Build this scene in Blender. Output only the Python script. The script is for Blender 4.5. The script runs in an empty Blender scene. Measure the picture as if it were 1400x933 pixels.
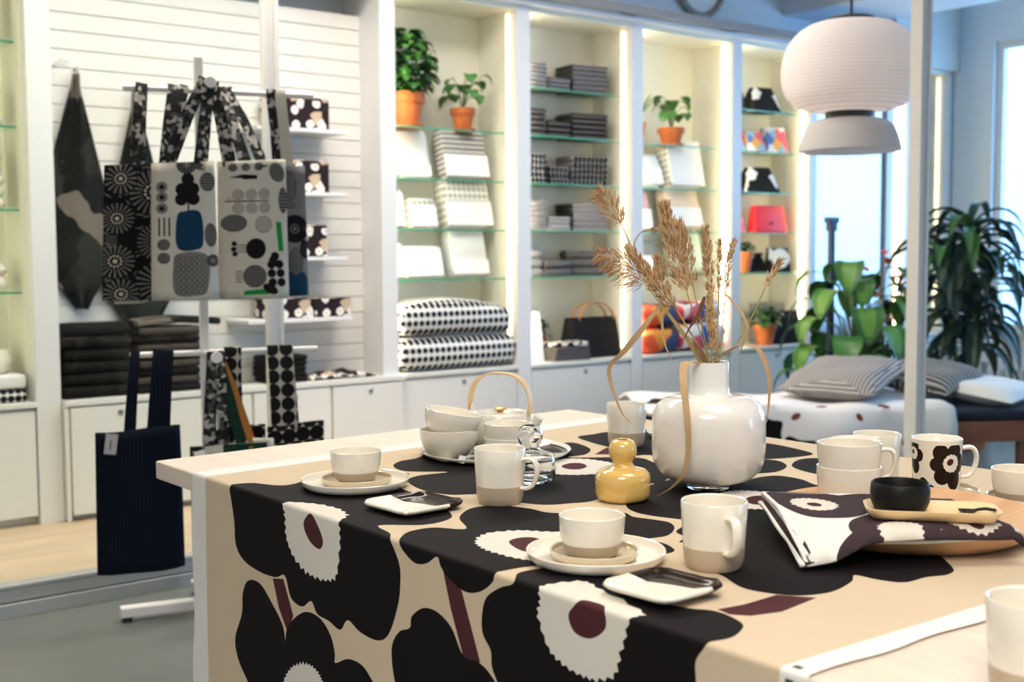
import bpy, bmesh, math, random
from math import pi, sin, cos, radians
from mathutils import Vector, Matrix
from mathutils.geometry import delaunay_2d_cdt
random.seed(7)
S = bpy.context.scene
C = S.collection

# ------------------------------------------------------------------ camera, world, sun, exposure
cam_d = bpy.data.cameras.new('camera'); cam = bpy.data.objects.new('camera', cam_d); C.objects.link(cam)
cam_d.sensor_width = 36.0; cam_d.lens = 1664.157 * 36 / 1400; cam_d.clip_start = .05; cam_d.clip_end = 200
YAW, PITCH, ROLL = .66686, .070797, -.0053867
fw = Vector((sin(YAW) * cos(PITCH), cos(YAW) * cos(PITCH), -sin(PITCH)))
rt = Vector((cos(YAW), -sin(YAW), 0)); up = rt.cross(fw)
rt2 = rt * cos(ROLL) + up * sin(ROLL); up2 = up * cos(ROLL) - rt * sin(ROLL)
cam.matrix_world = Matrix(((rt2.x, up2.x, -fw.x, 0), (rt2.y, up2.y, -fw.y, 0), (rt2.z, up2.z, -fw.z, 1.13), (0, 0, 0, 1)))
cam_d.dof.use_dof = True; cam_d.dof.focus_distance = 1.88; cam_d.dof.aperture_fstop = 5.6
S.camera = cam
S.view_settings.view_transform = 'Standard'; S.view_settings.look = 'None'
S.view_settings.gamma = 1.0; S.view_settings.use_curve_mapping = False
S.view_settings.exposure = 0.27
S.cycles.use_denoising = True
S.cycles.max_bounces = 8; S.cycles.transparent_max_bounces = 16; S.cycles.sample_clamp_indirect = 6
S.cycles.caustics_reflective = False; S.cycles.caustics_refractive = False

W = bpy.data.worlds.new('daylight'); S.world = W; W.use_nodes = True
wn = W.node_tree.nodes; wl = W.node_tree.links
bg = wn['Background']; tcw = wn.new('ShaderNodeTexCoord'); sep = wn.new('ShaderNodeSeparateXYZ'); rmp = wn.new('ShaderNodeValToRGB')
wl.new(tcw.outputs['Generated'], sep.inputs[0]); wl.new(sep.outputs['Z'], rmp.inputs[0]); wl.new(rmp.outputs[0], bg.inputs[0])
rmp.color_ramp.elements[0].color = (.36, .64, 1, 1); rmp.color_ramp.elements[0].position = 0.0
rmp.color_ramp.elements[1].color = (.29, .57, 1, 1); rmp.color_ramp.elements[1].position = .6
bg.inputs[1].default_value = 6.0

def area(name, loc, rot, sx, sy, watts, col, portal=False, spread=180):
    d = bpy.data.lights.new(name, 'AREA'); o = bpy.data.objects.new(name, d); C.objects.link(o)
    d.shape = 'RECTANGLE'; d.size = sx; d.size_y = sy; d.energy = watts; d.color = col; d.spread = radians(spread)
    o.location = loc; o.rotation_euler = rot
    if portal: d.cycles.is_portal = True
    return o
WARM = (1, .91, .80)
area('ceiling_light_over_table', (1.5, .6, 2.9), (0, 0, 0), 1.2, 1.4, 26, WARM)
area('ceiling_light_over_walkway', (2.0, 3.7, 2.9), (0, 0, 0), 2.2, .5, 62, WARM, spread=160)
area('ceiling_light_over_shelves', (3.8, 3.9, 2.9), (0, 0, 0), 2.6, .8, 14, (1, .95, .9), spread=140)
area('ceiling_light_over_camera', (-.8, -.6, 2.9), (0, 0, 0), 1.6, 1.6, 80, WARM, spread=150)
area('window_portal_front', (6.68, -3.49, 1.6), (radians(90), 0, 0), 1.4, 2.0, 1, (1, 1, 1), portal=True)
area('window_portal_right', (7.60, 2.76, 1.55), (0, radians(90), 0), 1.9, 3.3, 1, (1, 1, 1), portal=True)

# ------------------------------------------------------------------ materials
MATS = {}
def newmat(name):
    m = bpy.data.materials.new(name); m.use_nodes = True; MATS[name] = m
    return m, m.node_tree.nodes, m.node_tree.links, m.node_tree.nodes['Principled BSDF']
def setp(b, **k):
    nm = dict(rough='Roughness', spec='Specular IOR Level', metal='Metallic', coat='Coat Weight', trans='Transmission Weight', ior='IOR',
              sheen='Sheen Weight', sss='Subsurface Weight', estr='Emission Strength', coatr='Coat Roughness')
    for a, v in k.items(): b.inputs[nm[a]].default_value = v
def c4(c): return (c[0], c[1], c[2], 1)
def mat(name, col, var=.08, scale=14, bump=0, bscale=200, **k):
    m, n, l, b = newmat(name); k.setdefault('rough', .5); setp(b, **k)
    b.inputs['Base Color'].default_value = c4(col)
    tc = n.new('ShaderNodeTexCoord')
    if var:
        nz = n.new('ShaderNodeTexNoise'); nz.inputs['Scale'].default_value = scale; nz.inputs['Detail'].default_value = 4
        mx = n.new('ShaderNodeMix'); mx.data_type = 'RGBA'
        mx.inputs[6].default_value = c4([max(0, v * (1 - var)) for v in col]); mx.inputs[7].default_value = c4([min(1, v * (1 + var)) for v in col])
        l.new(tc.outputs['Object'], nz.inputs['Vector']); l.new(nz.outputs['Fac'], mx.inputs[0]); l.new(mx.outputs[2], b.inputs['Base Color'])
    if bump:
        n2 = n.new('ShaderNodeTexNoise'); n2.inputs['Scale'].default_value = bscale; bp = n.new('ShaderNodeBump'); bp.inputs['Strength'].default_value = bump
        bp.inputs['Distance'].default_value = .002
        l.new(tc.outputs['Object'], n2.inputs['Vector']); l.new(n2.outputs['Fac'], bp.inputs['Height']); l.new(bp.outputs[0], b.inputs['Normal'])
    return m
def mathn(n, l, op, a, b=None):
    q = n.new('ShaderNodeMath'); q.operation = op
    for i, v in enumerate((a, b)):
        if v is None: continue
        if isinstance(v, (int, float)): q.inputs[i].default_value = v
        else: l.new(v, q.inputs[i])
    return q.outputs[0]
def planar(n, l):
    """fabric coordinates: (x+y, z) on upright faces, (x, y) on level ones"""
    tc = n.new('ShaderNodeTexCoord'); s = n.new('ShaderNodeSeparateXYZ'); l.new(tc.outputs['Object'], s.inputs[0])
    sn = n.new('ShaderNodeSeparateXYZ'); l.new(tc.outputs['Normal'], sn.inputs[0])
    up_ = mathn(n, l, 'GREATER_THAN', mathn(n, l, 'ABSOLUTE', sn.outputs[2]), .75)
    side = mathn(n, l, 'GREATER_THAN', mathn(n, l, 'ABSOLUTE', sn.outputs[0]), .75)
    h = n.new('ShaderNodeMix'); l.new(side, h.inputs[0]); l.new(s.outputs[0], h.inputs[2]); l.new(s.outputs[1], h.inputs[3])
    v = n.new('ShaderNodeMix'); l.new(up_, v.inputs[0]); l.new(s.outputs[2], v.inputs[2]); l.new(s.outputs[1], v.inputs[3])
    return h.outputs[0], v.outputs[0], tc
def mix2(n, l, fac, a, b):
    mx = n.new('ShaderNodeMix'); mx.data_type = 'RGBA'; l.new(fac, mx.inputs[0])
    for i, c in ((6, a), (7, b)):
        if isinstance(c, tuple): mx.inputs[i].default_value = c4(c)
        else: l.new(c, mx.inputs[i])
    return mx.outputs[2]
def dots(name, fg, bgc, px, pz, r, rough=.85, stagger=False):
    m, n, l, b = newmat(name); setp(b, rough=rough, spec=.15); h, v, _ = planar(n, l)
    vz = mathn(n, l, 'DIVIDE', v, pz); hx = mathn(n, l, 'DIVIDE', h, px)
    if stagger:
        odd = mathn(n, l, 'MULTIPLY', mathn(n, l, 'MODULO', mathn(n, l, 'FLOOR', mathn(n, l, 'ADD', vz, 100)), 2), .5); hx = mathn(n, l, 'ADD', hx, odd)
    fx = mathn(n, l, 'SUBTRACT', mathn(n, l, 'FRACT', mathn(n, l, 'ADD', hx, 100)), .5); fz = mathn(n, l, 'SUBTRACT', mathn(n, l, 'FRACT', mathn(n, l, 'ADD', vz, 100)), .5)
    dx = mathn(n, l, 'MULTIPLY', fx, px / pz)
    d = mathn(n, l, 'SQRT', mathn(n, l, 'ADD', mathn(n, l, 'MULTIPLY', dx, dx), mathn(n, l, 'MULTIPLY', fz, fz)))
    l.new(mix2(n, l, mathn(n, l, 'LESS_THAN', d, r), bgc, fg), b.inputs['Base Color'])
    return m
def stripes(name, a, bcol, period, duty=.5, axis='h', rough=.85):
    m, n, l, b = newmat(name); setp(b, rough=rough, spec=.15); h, v, _ = planar(n, l)
    q = mathn(n, l, 'FRACT', mathn(n, l, 'ADD', mathn(n, l, 'DIVIDE', h if axis == 'h' else v, period), 50))
    l.new(mix2(n, l, mathn(n, l, 'LESS_THAN', q, duty), a, bcol), b.inputs['Base Color'])
    return m
def plaid(name, a, bcol, c, p1, p2):
    m, n, l, b = newmat(name); setp(b, rough=.9, spec=.15); h, v, _ = planar(n, l)
    q1 = mathn(n, l, 'LESS_THAN', mathn(n, l, 'FRACT', mathn(n, l, 'ADD', mathn(n, l, 'DIVIDE', h, p1), 50)), .45)
    q2 = mathn(n, l, 'LESS_THAN', mathn(n, l, 'FRACT', mathn(n, l, 'ADD', mathn(n, l, 'DIVIDE', v, p2), 50)), .25)
    l.new(mix2(n, l, q2, mix2(n, l, q1, a, bcol), c), b.inputs['Base Color'])
    return m
def patches(name, cols, scale, rough=.85, eye=None, dist=.5):
    """printed cloth of blots: constant colour per cell, optional round eyes"""
    m, n, l, b = newmat(name); setp(b, rough=rough, spec=.15); h, v, tc = planar(n, l); cb = n.new('ShaderNodeCombineXYZ'); l.new(h, cb.inputs[0]); l.new(v, cb.inputs[1])
    nz = n.new('ShaderNodeTexNoise'); nz.inputs['Scale'].default_value = scale * 1.6; nz.inputs['Detail'].default_value = 1
    ad = n.new('ShaderNodeVectorMath'); ad.operation = 'MULTIPLY_ADD'; ad.inputs[1].default_value = (dist / scale,) * 3
    l.new(cb.outputs[0], nz.inputs['Vector']); l.new(nz.outputs['Color'], ad.inputs[0]); l.new(cb.outputs[0], ad.inputs[2])
    vo = n.new('ShaderNodeTexVoronoi'); vo.voronoi_dimensions = '2D'; vo.inputs['Scale'].default_value = scale; l.new(ad.outputs[0], vo.inputs['Vector'])
    sc = n.new('ShaderNodeSeparateColor'); l.new(vo.outputs['Color'], sc.inputs[0])
    rp = n.new('ShaderNodeValToRGB'); rp.color_ramp.interpolation = 'CONSTANT'; e = rp.color_ramp.elements
    while len(e) < len(cols): e.new(.5)
    for i, c in enumerate(cols): e[i].position = i / len(cols); e[i].color = c4(c)
    l.new(sc.outputs[0], rp.inputs[0]); out = rp.outputs[0]
    if eye:
        sel = mathn(n, l, 'GREATER_THAN', sc.outputs[1], eye[3])
        out = mix2(n, l, mathn(n, l, 'MULTIPLY', sel, mathn(n, l, 'LESS_THAN', vo.outputs['Distance'], eye[0])), out, eye[1])
        out = mix2(n, l, mathn(n, l, 'MULTIPLY', sel, mathn(n, l, 'LESS_THAN', vo.outputs['Distance'], eye[0] * .25)), out, eye[2])
    l.new(out, b.inputs['Base Color'])
    return m
def wood(name, c1, c2, axis=(1, 1, 1), scale=4, rough=.45, plank=None, bands=.5):
    m, n, l, b = newmat(name); setp(b, rough=rough); tc = n.new('ShaderNodeTexCoord'); mp = n.new('ShaderNodeMapping'); mp.inputs['Scale'].default_value = axis
    nz = n.new('ShaderNodeTexNoise'); nz.inputs['Scale'].default_value = scale; nz.inputs['Detail'].default_value = 6; nz.inputs['Distortion'].default_value = bands
    l.new(tc.outputs['Object'], mp.inputs[0]); l.new(mp.outputs[0], nz.inputs['Vector'])
    rp = n.new('ShaderNodeValToRGB'); rp.color_ramp.elements[0].position = .3; rp.color_ramp.elements[1].position = .7
    rp.color_ramp.elements[0].color = c4(c1); rp.color_ramp.elements[1].color = c4(c2); l.new(nz.outputs['Fac'], rp.inputs[0]); out = rp.outputs[0]
    if plank:
        br = n.new('ShaderNodeTexBrick'); br.inputs['Scale'].default_value = 1; br.inputs['Mortar Size'].default_value = .0015
        br.inputs['Brick Width'].default_value = plank[0]; br.inputs['Row Height'].default_value = plank[1]
        br.inputs['Color1'].default_value = (1, 1, 1, 1); br.inputs['Color2'].default_value = (.86, .86, .86, 1); br.inputs['Mortar'].default_value = (.6, .55, .5, 1)
        l.new(tc.outputs['Object'], br.inputs['Vector'])
        mx = n.new('ShaderNodeMix'); mx.data_type = 'RGBA'; mx.blend_type = 'MULTIPLY'; mx.inputs[0].default_value = 1
        l.new(out, mx.inputs[6]); l.new(br.outputs[0], mx.inputs[7]); out = mx.outputs[2]
    l.new(out, b.inputs['Base Color'])
    return m
def emit(name, col, s):
    m, n, l, b = newmat(name); b.inputs['Base Color'].default_value = c4(col); b.inputs['Emission Color'].default_value = c4(col); setp(b, estr=s); return m
def pane(name, tint, refl=.04):
    m, n, l, b = newmat(name); n.remove(b); o = n['Material Output']
    t = n.new('ShaderNodeBsdfTransparent'); t.inputs[0].default_value = c4(tint); g = n.new('ShaderNodeBsdfGlossy'); g.inputs['Roughness'].default_value = .02
    mx = n.new('ShaderNodeMixShader'); mx.inputs[0].default_value = refl
    l.new(t.outputs[0], mx.inputs[1]); l.new(g.outputs[0], mx.inputs[2]); l.new(mx.outputs[0], o.inputs[0])
    return m
def paper(name, col, tr=.35):
    m, n, l, b = newmat(name); n.remove(b); o = n['Material Output']
    d = n.new('ShaderNodeBsdfDiffuse'); d.inputs[0].default_value = c4(col); t = n.new('ShaderNodeBsdfTranslucent'); t.inputs[0].default_value = c4(col)
    mx = n.new('ShaderNodeMixShader'); mx.inputs[0].default_value = tr
    tc = n.new('ShaderNodeTexCoord'); sp = n.new('ShaderNodeSeparateXYZ'); l.new(tc.outputs['Object'], sp.inputs[0])
    q = mathn(n, l, 'FRACT', mathn(n, l, 'ADD', mathn(n, l, 'DIVIDE', sp.outputs[2], .0135), 50))
    cc = mix2(n, l, mathn(n, l, 'LESS_THAN', q, .24), col, tuple(v * .82 for v in col)); l.new(cc, d.inputs[0]); l.new(cc, t.inputs[0])
    l.new(d.outputs[0], mx.inputs[1]); l.new(t.outputs[0], mx.inputs[2]); l.new(mx.outputs[0], o.inputs[0])
    return m

BLK = (.018, .014, .016); CRM = (.80, .76, .68)
mat('white_paint', (.80, .80, .80), var=.02, rough=.45)
mat('wall_cool_cast', (.70, .75, .80), var=.03, scale=3, rough=.8)  # white walls, with the daylight's blue cast mixed into the colour
mat('ceiling_paint', (.75, .76, .78), var=.02, scale=3, rough=.9)
mat('shelf_paint', (.85, .83, .72), var=.02, rough=.5)
mat('slat_board', (.80, .78, .74), var=.02, rough=.5)
mat('cabinet_white', (.80, .79, .74), var=.02, rough=.4)
mat('concrete', (.15, .16, .145), var=.25, scale=1.6, rough=.25, bump=.03, bscale=60)
wood('floor_wood', (.62, .46, .29), (.74, .58, .40), axis=(2, 14, 1), scale=1.2, rough=.4, plank=(1.6, .13))
wood('table_wood', (.72, .60, .49), (.79, .68, .57), axis=(16, 1.6, 16), scale=1.5, rough=.5, bands=1.2)
wood('platter_wood', (.58, .32, .15), (.74, .47, .26), axis=(3, 20, 3), scale=1.3, rough=.5)
wood('tray_wood', (.80, .55, .28), (.88, .66, .38), axis=(3, 24, 3), scale=1.4, rough=.5)
wood('bent_wood', (.80, .52, .24), (.88, .64, .34), axis=(20, 20, 3), scale=2, rough=.4)
wood('bed_wood', (.22, .065, .03), (.34, .12, .055), axis=(2, 14, 14), scale=1.5, rough=.4)
mat('aluminium', (.55, .56, .55), var=.04, metal=.6, rough=.35)
mat('frame_white', (.70, .68, .64), var=.02, rough=.4)
mat('rack_white', (.78, .76, .72), var=.02, rough=.35)
mat('rail_grey', (.30, .28, .27), var=.05, rough=.5)
mat('lock_metal', (.32, .32, .33), var=.05, metal=.9, rough=.3)
mat('black_metal', (.02, .02, .022), var=.05, rough=.45)
mat('navy_metal', (.02, .04, .10), var=.05, rough=.4)
pane('shelf_glass', (.93, .98, .95)); pane('partition_glass', (.96, .975, .96), .012); pane('window_glass', (.97, .99, 1))
mat('glass_edge', (.10, .48, .30), var=.05, rough=.15, trans=.3)
emit('led_strip', (1, .84, .52), 12)
emit('led_strip_soft', (1, .84, .52), 2.6)
emit('led_strip_side', (1, .86, .57), 36)
mat('mirror_glass', (.44, .46, .50), var=0, metal=1, rough=.22)
mat('cloth_beige', (.63, .51, .36), var=.03, bump=.05, bscale=900, rough=.9, spec=.15)
mat('cloth_white', (.80, .78, .74), var=.03, bump=.08, bscale=500, rough=.9, spec=.15)
mat('cloth_black', (.007, .005, .006), var=.06, bump=.04, bscale=900, rough=.8, spec=.15)
mat('cloth_cream', (.72, .68, .60), var=.03, bump=.05, bscale=600, rough=.9, spec=.15)
mat('cloth_maroon', (.075, .022, .026), var=.05, bump=.05, bscale=900, rough=.85, spec=.15)
mat('cloth_aubergine', (.050, .032, .038), var=.05, bump=.05, bscale=700, rough=.85, spec=.15)
mat('glaze_cream', (.88, .83, .72), var=.02, scale=30, rough=.13, coat=.5)
mat('clay_beige', (.52, .42, .30), var=.06, scale=60, rough=.35)
mat('glaze_sand', (.66, .56, .40), var=.04, scale=40, rough=.15, coat=.4)
mat('glaze_dark', (.022, .012, .009), var=.1, rough=.14, spec=.12)
mat('glaze_black', (.007, .007, .007), var=.1, rough=.45, spec=.2)
mat('vase_white', (.92, .88, .82), var=.02, scale=4, rough=.08, coat=.5, sss=.15)
mat('vase_yellow', (.80, .52, .15), var=.05, scale=12, rough=.07, coat=1, sss=.1)
mat('clear_glass', (1, 1, 1), var=0, rough=.0, trans=1, ior=1.45)
mat('knob_gold', (.70, .42, .12), var=.1, rough=.25, metal=.3)
mat('tag_white', (.85, .84, .80), var=.02, rough=.7)
mat('tag_grey', (.45, .44, .42), var=.04, rough=.7)
mat('ink', (.05, .05, .05), var=.02, rough=.8)
mat('dry_plume', (.70, .49, .27), var=.3, scale=60, rough=.8)
mat('dry_plume_dark', (.42, .23, .10), var=.3, scale=60, rough=.8)
mat('dry_leaf', (.52, .34, .17), var=.25, scale=25, rough=.6)
mat('dry_leaf_dark', (.22, .11, .05), var=.25, scale=25, rough=.6)
mat('dry_stem', (.42, .33, .12), var=.2, scale=30, rough=.6)
mat('terracotta', (.50, .13, .03), var=.08, scale=20, rough=.7)
mat('soil', (.03, .02, .012), var=.2, rough=.95)
mat('leaf_green', (.035, .13, .025), var=.35, scale=8, rough=.4)
mat('leaf_bright', (.04, .17, .025), var=.3, scale=8, rough=.35)
mat('leaf_pale', (.12, .28, .045), var=.2, scale=10, rough=.35)
mat('leaf_dark', (.006, .030, .014), var=.3, scale=8, rough=.35)
mat('leaf_grey', (.05, .12, .07), var=.3, scale=20, rough=.6)
mat('stem_green', (.08, .16, .04), var=.2, rough=.5)
mat('flower_coral', (.75, .13, .07), var=.2, rough=.6)
paper('lantern_paper', (.90, .86, .84), .45)
mat('dark_blanket', (.011, .010, .0095), var=.3, scale=18, bump=.3, bscale=150, rough=.95, spec=.15)
mat('brown_blanket', (.065, .054, .047), var=.3, scale=18, bump=.3, bscale=150, rough=.95, spec=.15)
patches('camouflage_print', [(.010, .010, .010), (.022, .024, .021), (.010, .010, .010), (.012, .012, .012), (.17, .145, .12), (.028, .030, .026), (.010, .010, .010), (.012, .012, .012), (.010, .010, .010), (.016, .016, .015), (.012, .012, .012)], 9, dist=.7)
patches('flower_print', [(.022, .013, .016), (.025, .015, .018), (.022, .013, .016), (.55, .42, .30), (.025, .015, .018)], 21, eye=(.40, (.84, .80, .74), (.40, .33, .28), .36), dist=.25)
patches('strap_print', [(.014, .014, .014), (.30, .29, .27), (.02, .02, .02), (.07, .07, .068), (.014, .014, .014), (.40, .38, .34), (.03, .03, .03)], 85, dist=.6)
dots('dot_strap', (.008, .008, .008), (.42, .39, .33), .046, .044, .50)
patches('colour_print', [(.85, .30, .05), (.05, .13, .45), (.86, .84, .84), (.80, .12, .20), (.75, .75, .82), (.12, .03, .05), (.80, .45, .10), (.20, .40, .70)], 11)
patches('colour_print_small', [(.85, .40, .10), (.10, .18, .5), (.86, .84, .84), (.80, .14, .20), (.75, .75, .82), (.30, .5, .6)], 18)
patches('cow_print', [(.014, .014, .015), (.82, .82, .84), (.014, .014, .015), (.80, .80, .82), (.02, .02, .02)], 13)
patches('orange_print', [(.85, .33, .06), (.80, .50, .12), (.82, .12, .05), (.10, .05, .05), (.80, .78, .76), (.06, .08, .2)], 9)
dots('dot_duvet', (.012, .013, .018), (.82, .81, .78), .034, .041, .35)
dots('dot_towel', (.010, .010, .012), (.84, .80, .80), .027, .031, .43)
stripes('grey_stripe', (.10, .095, .11), (.62, .60, .62), .0225, .30, 'v')
stripes('white_stripe', (.26, .24, .25), (.85, .84, .82), .025, .25, 'v')
plaid('dark_plaid', (.010, .009, .011), (.030, .026, .030), (.13, .12, .125), .012, .060)
stripes('fold_dark', (.012, .012, .012), (.06, .075, .065), .011, .55, 'h')
stripes('fold_mid', (.05, .05, .05), (.30, .29, .28), .012, .5, 'h')
mat('grey_terry', (.11, .11, .115), var=.35, scale=30, bump=.4, bscale=200, rough=.95, spec=.15)
mat('pale_terry', (.26, .26, .27), var=.25, scale=30, bump=.4, bscale=200, rough=.95, spec=.15)
mat('white_linen', (.82, .82, .82), var=.03, bump=.1, rough=.85, spec=.15)
mat('pale_green', (.66, .78, .68), var=.03, rough=.85, spec=.15)
mat('pale_peach', (.82, .66, .54), var=.12, rough=.85, spec=.15)
mat('pink_linen', (.74, .44, .42), var=.15, rough=.85, spec=.15)
dots('wave_linen', (.40, .38, .36), (.82, .80, .76), .030, .034, .36)
mat('card_white', (.88, .88, .89), var=.01, rough=.6)
mat('red_leather', (.80, .015, .03), var=.1, rough=.35)
mat('pink_leather', (.80, .015, .10), var=.1, rough=.35)
mat('black_canvas', (.010, .010, .013), var=.2, rough=.8, spec=.15)
mat('tan_leather', (.50, .20, .07), var=.15, rough=.5)
stripes('navy_stripe', (.003, .006, .020), (.002, .003, .006), .012, .4, 'h')
mat('navy_cloth', (.003, .005, .014), var=.2, rough=.85, spec=.15)
mat('tote_cream', (.52, .49, .41), var=.05, bump=.06, bscale=600, rough=.9, spec=.15)
mat('tote_grey', (.16, .155, .15), var=.15, rough=.9, spec=.15)
mat('tote_green', (.01, .23, .04), var=.1, rough=.9, spec=.15)
mat('tote_blue', (.006, .035, .075), var=.2, rough=.9, spec=.15)
mat('tote_forest', (.008, .035, .022), var=.1, rough=.8, spec=.15)
mat('tote_orange', (.42, .17, .04), var=.1, rough=.9, spec=.15)
stripes('cushion_weave', (.16, .15, .15), (.52, .49, .47), .017, .42, 'v')
stripes('cushion_stripe', (.05, .048, .048), (.42, .40, .38), .030, .45, 'h')
mat('duvet_white', (.80, .78, .77), var=.03, scale=5, rough=.9, spec=.15)
mat('mattress_navy', (.014, .017, .028), var=.2, rough=.9, spec=.15)
mat('duvet_brown', (.20, .05, .03), var=.1, rough=.9, spec=.15)
mat('radiator_white', (.74, .76, .78), var=.02, rough=.4)
mat('bottle_grey', (.22, .27, .30), var=.1, rough=.2)
mat('snow', (.75, .80, .86), var=.08, scale=.6, rough=.9)
mat('outside_wall', (.62, .64, .66), var=.08, scale=.5, rough=.9)
mat('bark', (.10, .08, .07), var=.2, rough=.9)

# ------------------------------------------------------------------ mesh helpers
class G:
    def __init__(s): s.v = []; s.f = []; s.m = []; s.M = None
    def add(s, vs, fs, mi=0):
        o = len(s.v)
        s.v += [tuple(s.M @ Vector(p)) if s.M is not None else tuple(p) for p in vs]
        for f in fs: s.f.append([i + o for i in f]); s.m.append(mi)
        return s
    def box(s, x0, x1, y0, y1, z0, z1, mi=0):
        v = [(x, y, z) for z in (z0, z1) for y in (y0, y1) for x in (x0, x1)]
        return s.add(v, [(0, 2, 3, 1), (4, 5, 7, 6), (0, 1, 5, 4), (2, 6, 7, 3), (0, 4, 6, 2), (1, 3, 7, 5)], mi)
    def prism(s, poly, z0, z1, mi=0):
        n = len(poly); v = [(p[0], p[1], z0) for p in poly] + [(p[0], p[1], z1) for p in poly]
        return s.add(v, [list(range(n))[::-1], list(range(n, 2 * n))] + [(i, (i + 1) % n, n + (i + 1) % n, n + i) for i in range(n)], mi)
    def loft(s, rings, mi=0, cap=True, closed=True):
        n = len(rings[0]); v = [p for r in rings for p in r]; f = []
        for k in range(len(rings) - 1):
            mm = mi[k] if isinstance(mi, (list, tuple)) else mi
            q = [(k * n + i, k * n + (i + 1) % n, (k + 1) * n + (i + 1) % n, (k + 1) * n + i) for i in range(n if closed else n - 1)]
            f.append((q, mm))
        o = len(s.v); s.add(v, [], 0)
        for q, mm in f:
            for a in q: s.f.append([i + o for i in a]); s.m.append(mm)
        if cap:
            ml = mi if not isinstance(mi, (list, tuple)) else mi[0]; mr = mi if not isinstance(mi, (list, tuple)) else mi[-1]
            s.f.append([o + i for i in range(n)][::-1]); s.m.append(ml)
            s.f.append([o + (len(rings) - 1) * n + i for i in range(n)]); s.m.append(mr)
        return s
    def lathe(s, prof, n=40, cx=0, cy=0, mi=0, cap=True, sq=1.0):
        return s.loft([[(cx + r * cos(2 * pi * i / n), cy + r * sin(2 * pi * i / n) * sq, z) for i in range(n)] for r, z in prof], mi, cap)
    def tube(s, path, r, n=10, mi=0, cap=True):
        P = [Vector(p) for p in path]; R = r if isinstance(r, (list, tuple)) else [r] * len(P); rings = []; u = None
        for i, p in enumerate(P):
            t = (P[min(i + 1, len(P) - 1)] - P[max(i - 1, 0)]).normalized()
            if u is None: u = t.orthogonal().normalized()
            u = (u - t * u.dot(t)).normalized(); w = t.cross(u)
            rings.append([p + (u * cos(2 * pi * k / n) + w * sin(2 * pi * k / n)) * R[i] for k in range(n)])
        return s.loft(rings, mi, cap)
    def ribbon(s, path, wid, th=.003, side=(1, 0, 0), mi=0):
        """flat band along a path; side = direction of its width (one, or one per point)"""
        P = [Vector(p) for p in path]; rings = []
        for i, p in enumerate(P):
            sd = Vector(side[i] if isinstance(side[0], (list, tuple, Vector)) else side)
            t = (P[min(i + 1, len(P) - 1)] - P[max(i - 1, 0)]).normalized(); sd = (sd - t * sd.dot(t)).normalized(); nn = t.cross(sd)
            w = wid[i] if isinstance(wid, (list, tuple)) else wid
            rings.append([p + sd * w / 2 + nn * th / 2, p - sd * w / 2 + nn * th / 2, p - sd * w / 2 - nn * th / 2, p + sd * w / 2 - nn * th / 2])
        return s.loft(rings, mi)
    def slab(s, sx, sy, sz, r=None, cx=0, cy=0, z0=0, mi=0, n=6, sag=0, emi=None):
        """soft folded cloth: rounded cross-section, rounded ends"""
        r = min(r or sz * .5, sz * .5, sy * .5); prof = []
        for (qy, qz, a0) in ((sy / 2 - r, sz - r, 0), (-sy / 2 + r, sz - r, 90), (-sy / 2 + r, r, 180), (sy / 2 - r, r, 270)):
            for k in range(n + 1): a = radians(a0 + 90 * k / n); prof.append((qy + r * cos(a), qz + r * sin(a)))
        rings = []; e = r * .6
        for (x, k) in ((-sx / 2, .55), (-sx / 2 + e * .3, .85), (-sx / 2 + e, 1), (0, 1), (sx / 2 - e, 1), (sx / 2 - e * .3, .85), (sx / 2, .55)):
            rings.append([(cx + x, cy + y * (1 - (1 - k) * r / sy * 2), z0 + sz / 2 + (z - sz / 2) * k - sag * abs(2 * x / sx) ** 2) for y, z in prof])
        return s.loft(rings, mi if emi is None else [emi, emi, mi, mi, emi, emi])

def build(name, g, mats, parent=None, smooth=True, bevel=0, bseg=2, solid=0, sub=0, angle=40, loc=None, rot=None):
    me = bpy.data.meshes.new(name); me.from_pydata(g.v, [], g.f); me.update()
    ms = mats if isinstance(mats, (list, tuple)) else [mats]
    for m in ms: me.materials.append(MATS[m])
    me.polygons.foreach_set('material_index', g.m)
    b = bmesh.new(); b.from_mesh(me); bmesh.ops.recalc_face_normals(b, faces=b.faces); b.to_mesh(me); b.free()
    if smooth:
        me.polygons.foreach_set('use_smooth', [True] * len(me.polygons)); me.set_sharp_from_angle(angle=radians(angle))
    o = bpy.data.objects.new(name, me); C.objects.link(o)
    if parent: o.parent = parent
    if loc: o.location = loc
    if rot: o.rotation_euler = rot
    if bevel: q = o.modifiers.new('bevel', 'BEVEL'); q.width = bevel; q.segments = bseg; q.limit_method = 'ANGLE'; q.angle_limit = radians(40)
    if solid: q = o.modifiers.new('solid', 'SOLIDIFY'); q.thickness = solid; q.offset = -1
    if sub: q = o.modifiers.new('sub', 'SUBSURF'); q.levels = sub; q.render_levels = sub
    return o
def thing(name, label, cat, loc=(0, 0, 0), rz=0, group=None):
    o = bpy.data.objects.new(name, None); C.objects.link(o); o.empty_display_size = .05
    o.location = loc; o.rotation_euler = (0, 0, rz); return tag(o, label, cat, group)
def tag(o, label, cat, group=None):
    o['label'] = label; o['category'] = cat; o['kind'] = 'thing'
    if group: o['group'] = group
    return o
def struct(name, g, m, **k):
    o = build(name, g, m, **k); o['kind'] = 'structure'; return o
def dup(root, loc, rz, label, group=None):
    r = root.copy(); C.objects.link(r); r.location = loc; r.rotation_euler = (root.rotation_euler[0], root.rotation_euler[1], rz); r['label'] = label
    if group: r['group'] = group
    for ch in list(root.children):
        c = ch.copy(); C.objects.link(c); c.parent = r
        for g2 in list(ch.children):
            d = g2.copy(); C.objects.link(d); d.parent = c
    return r

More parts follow.
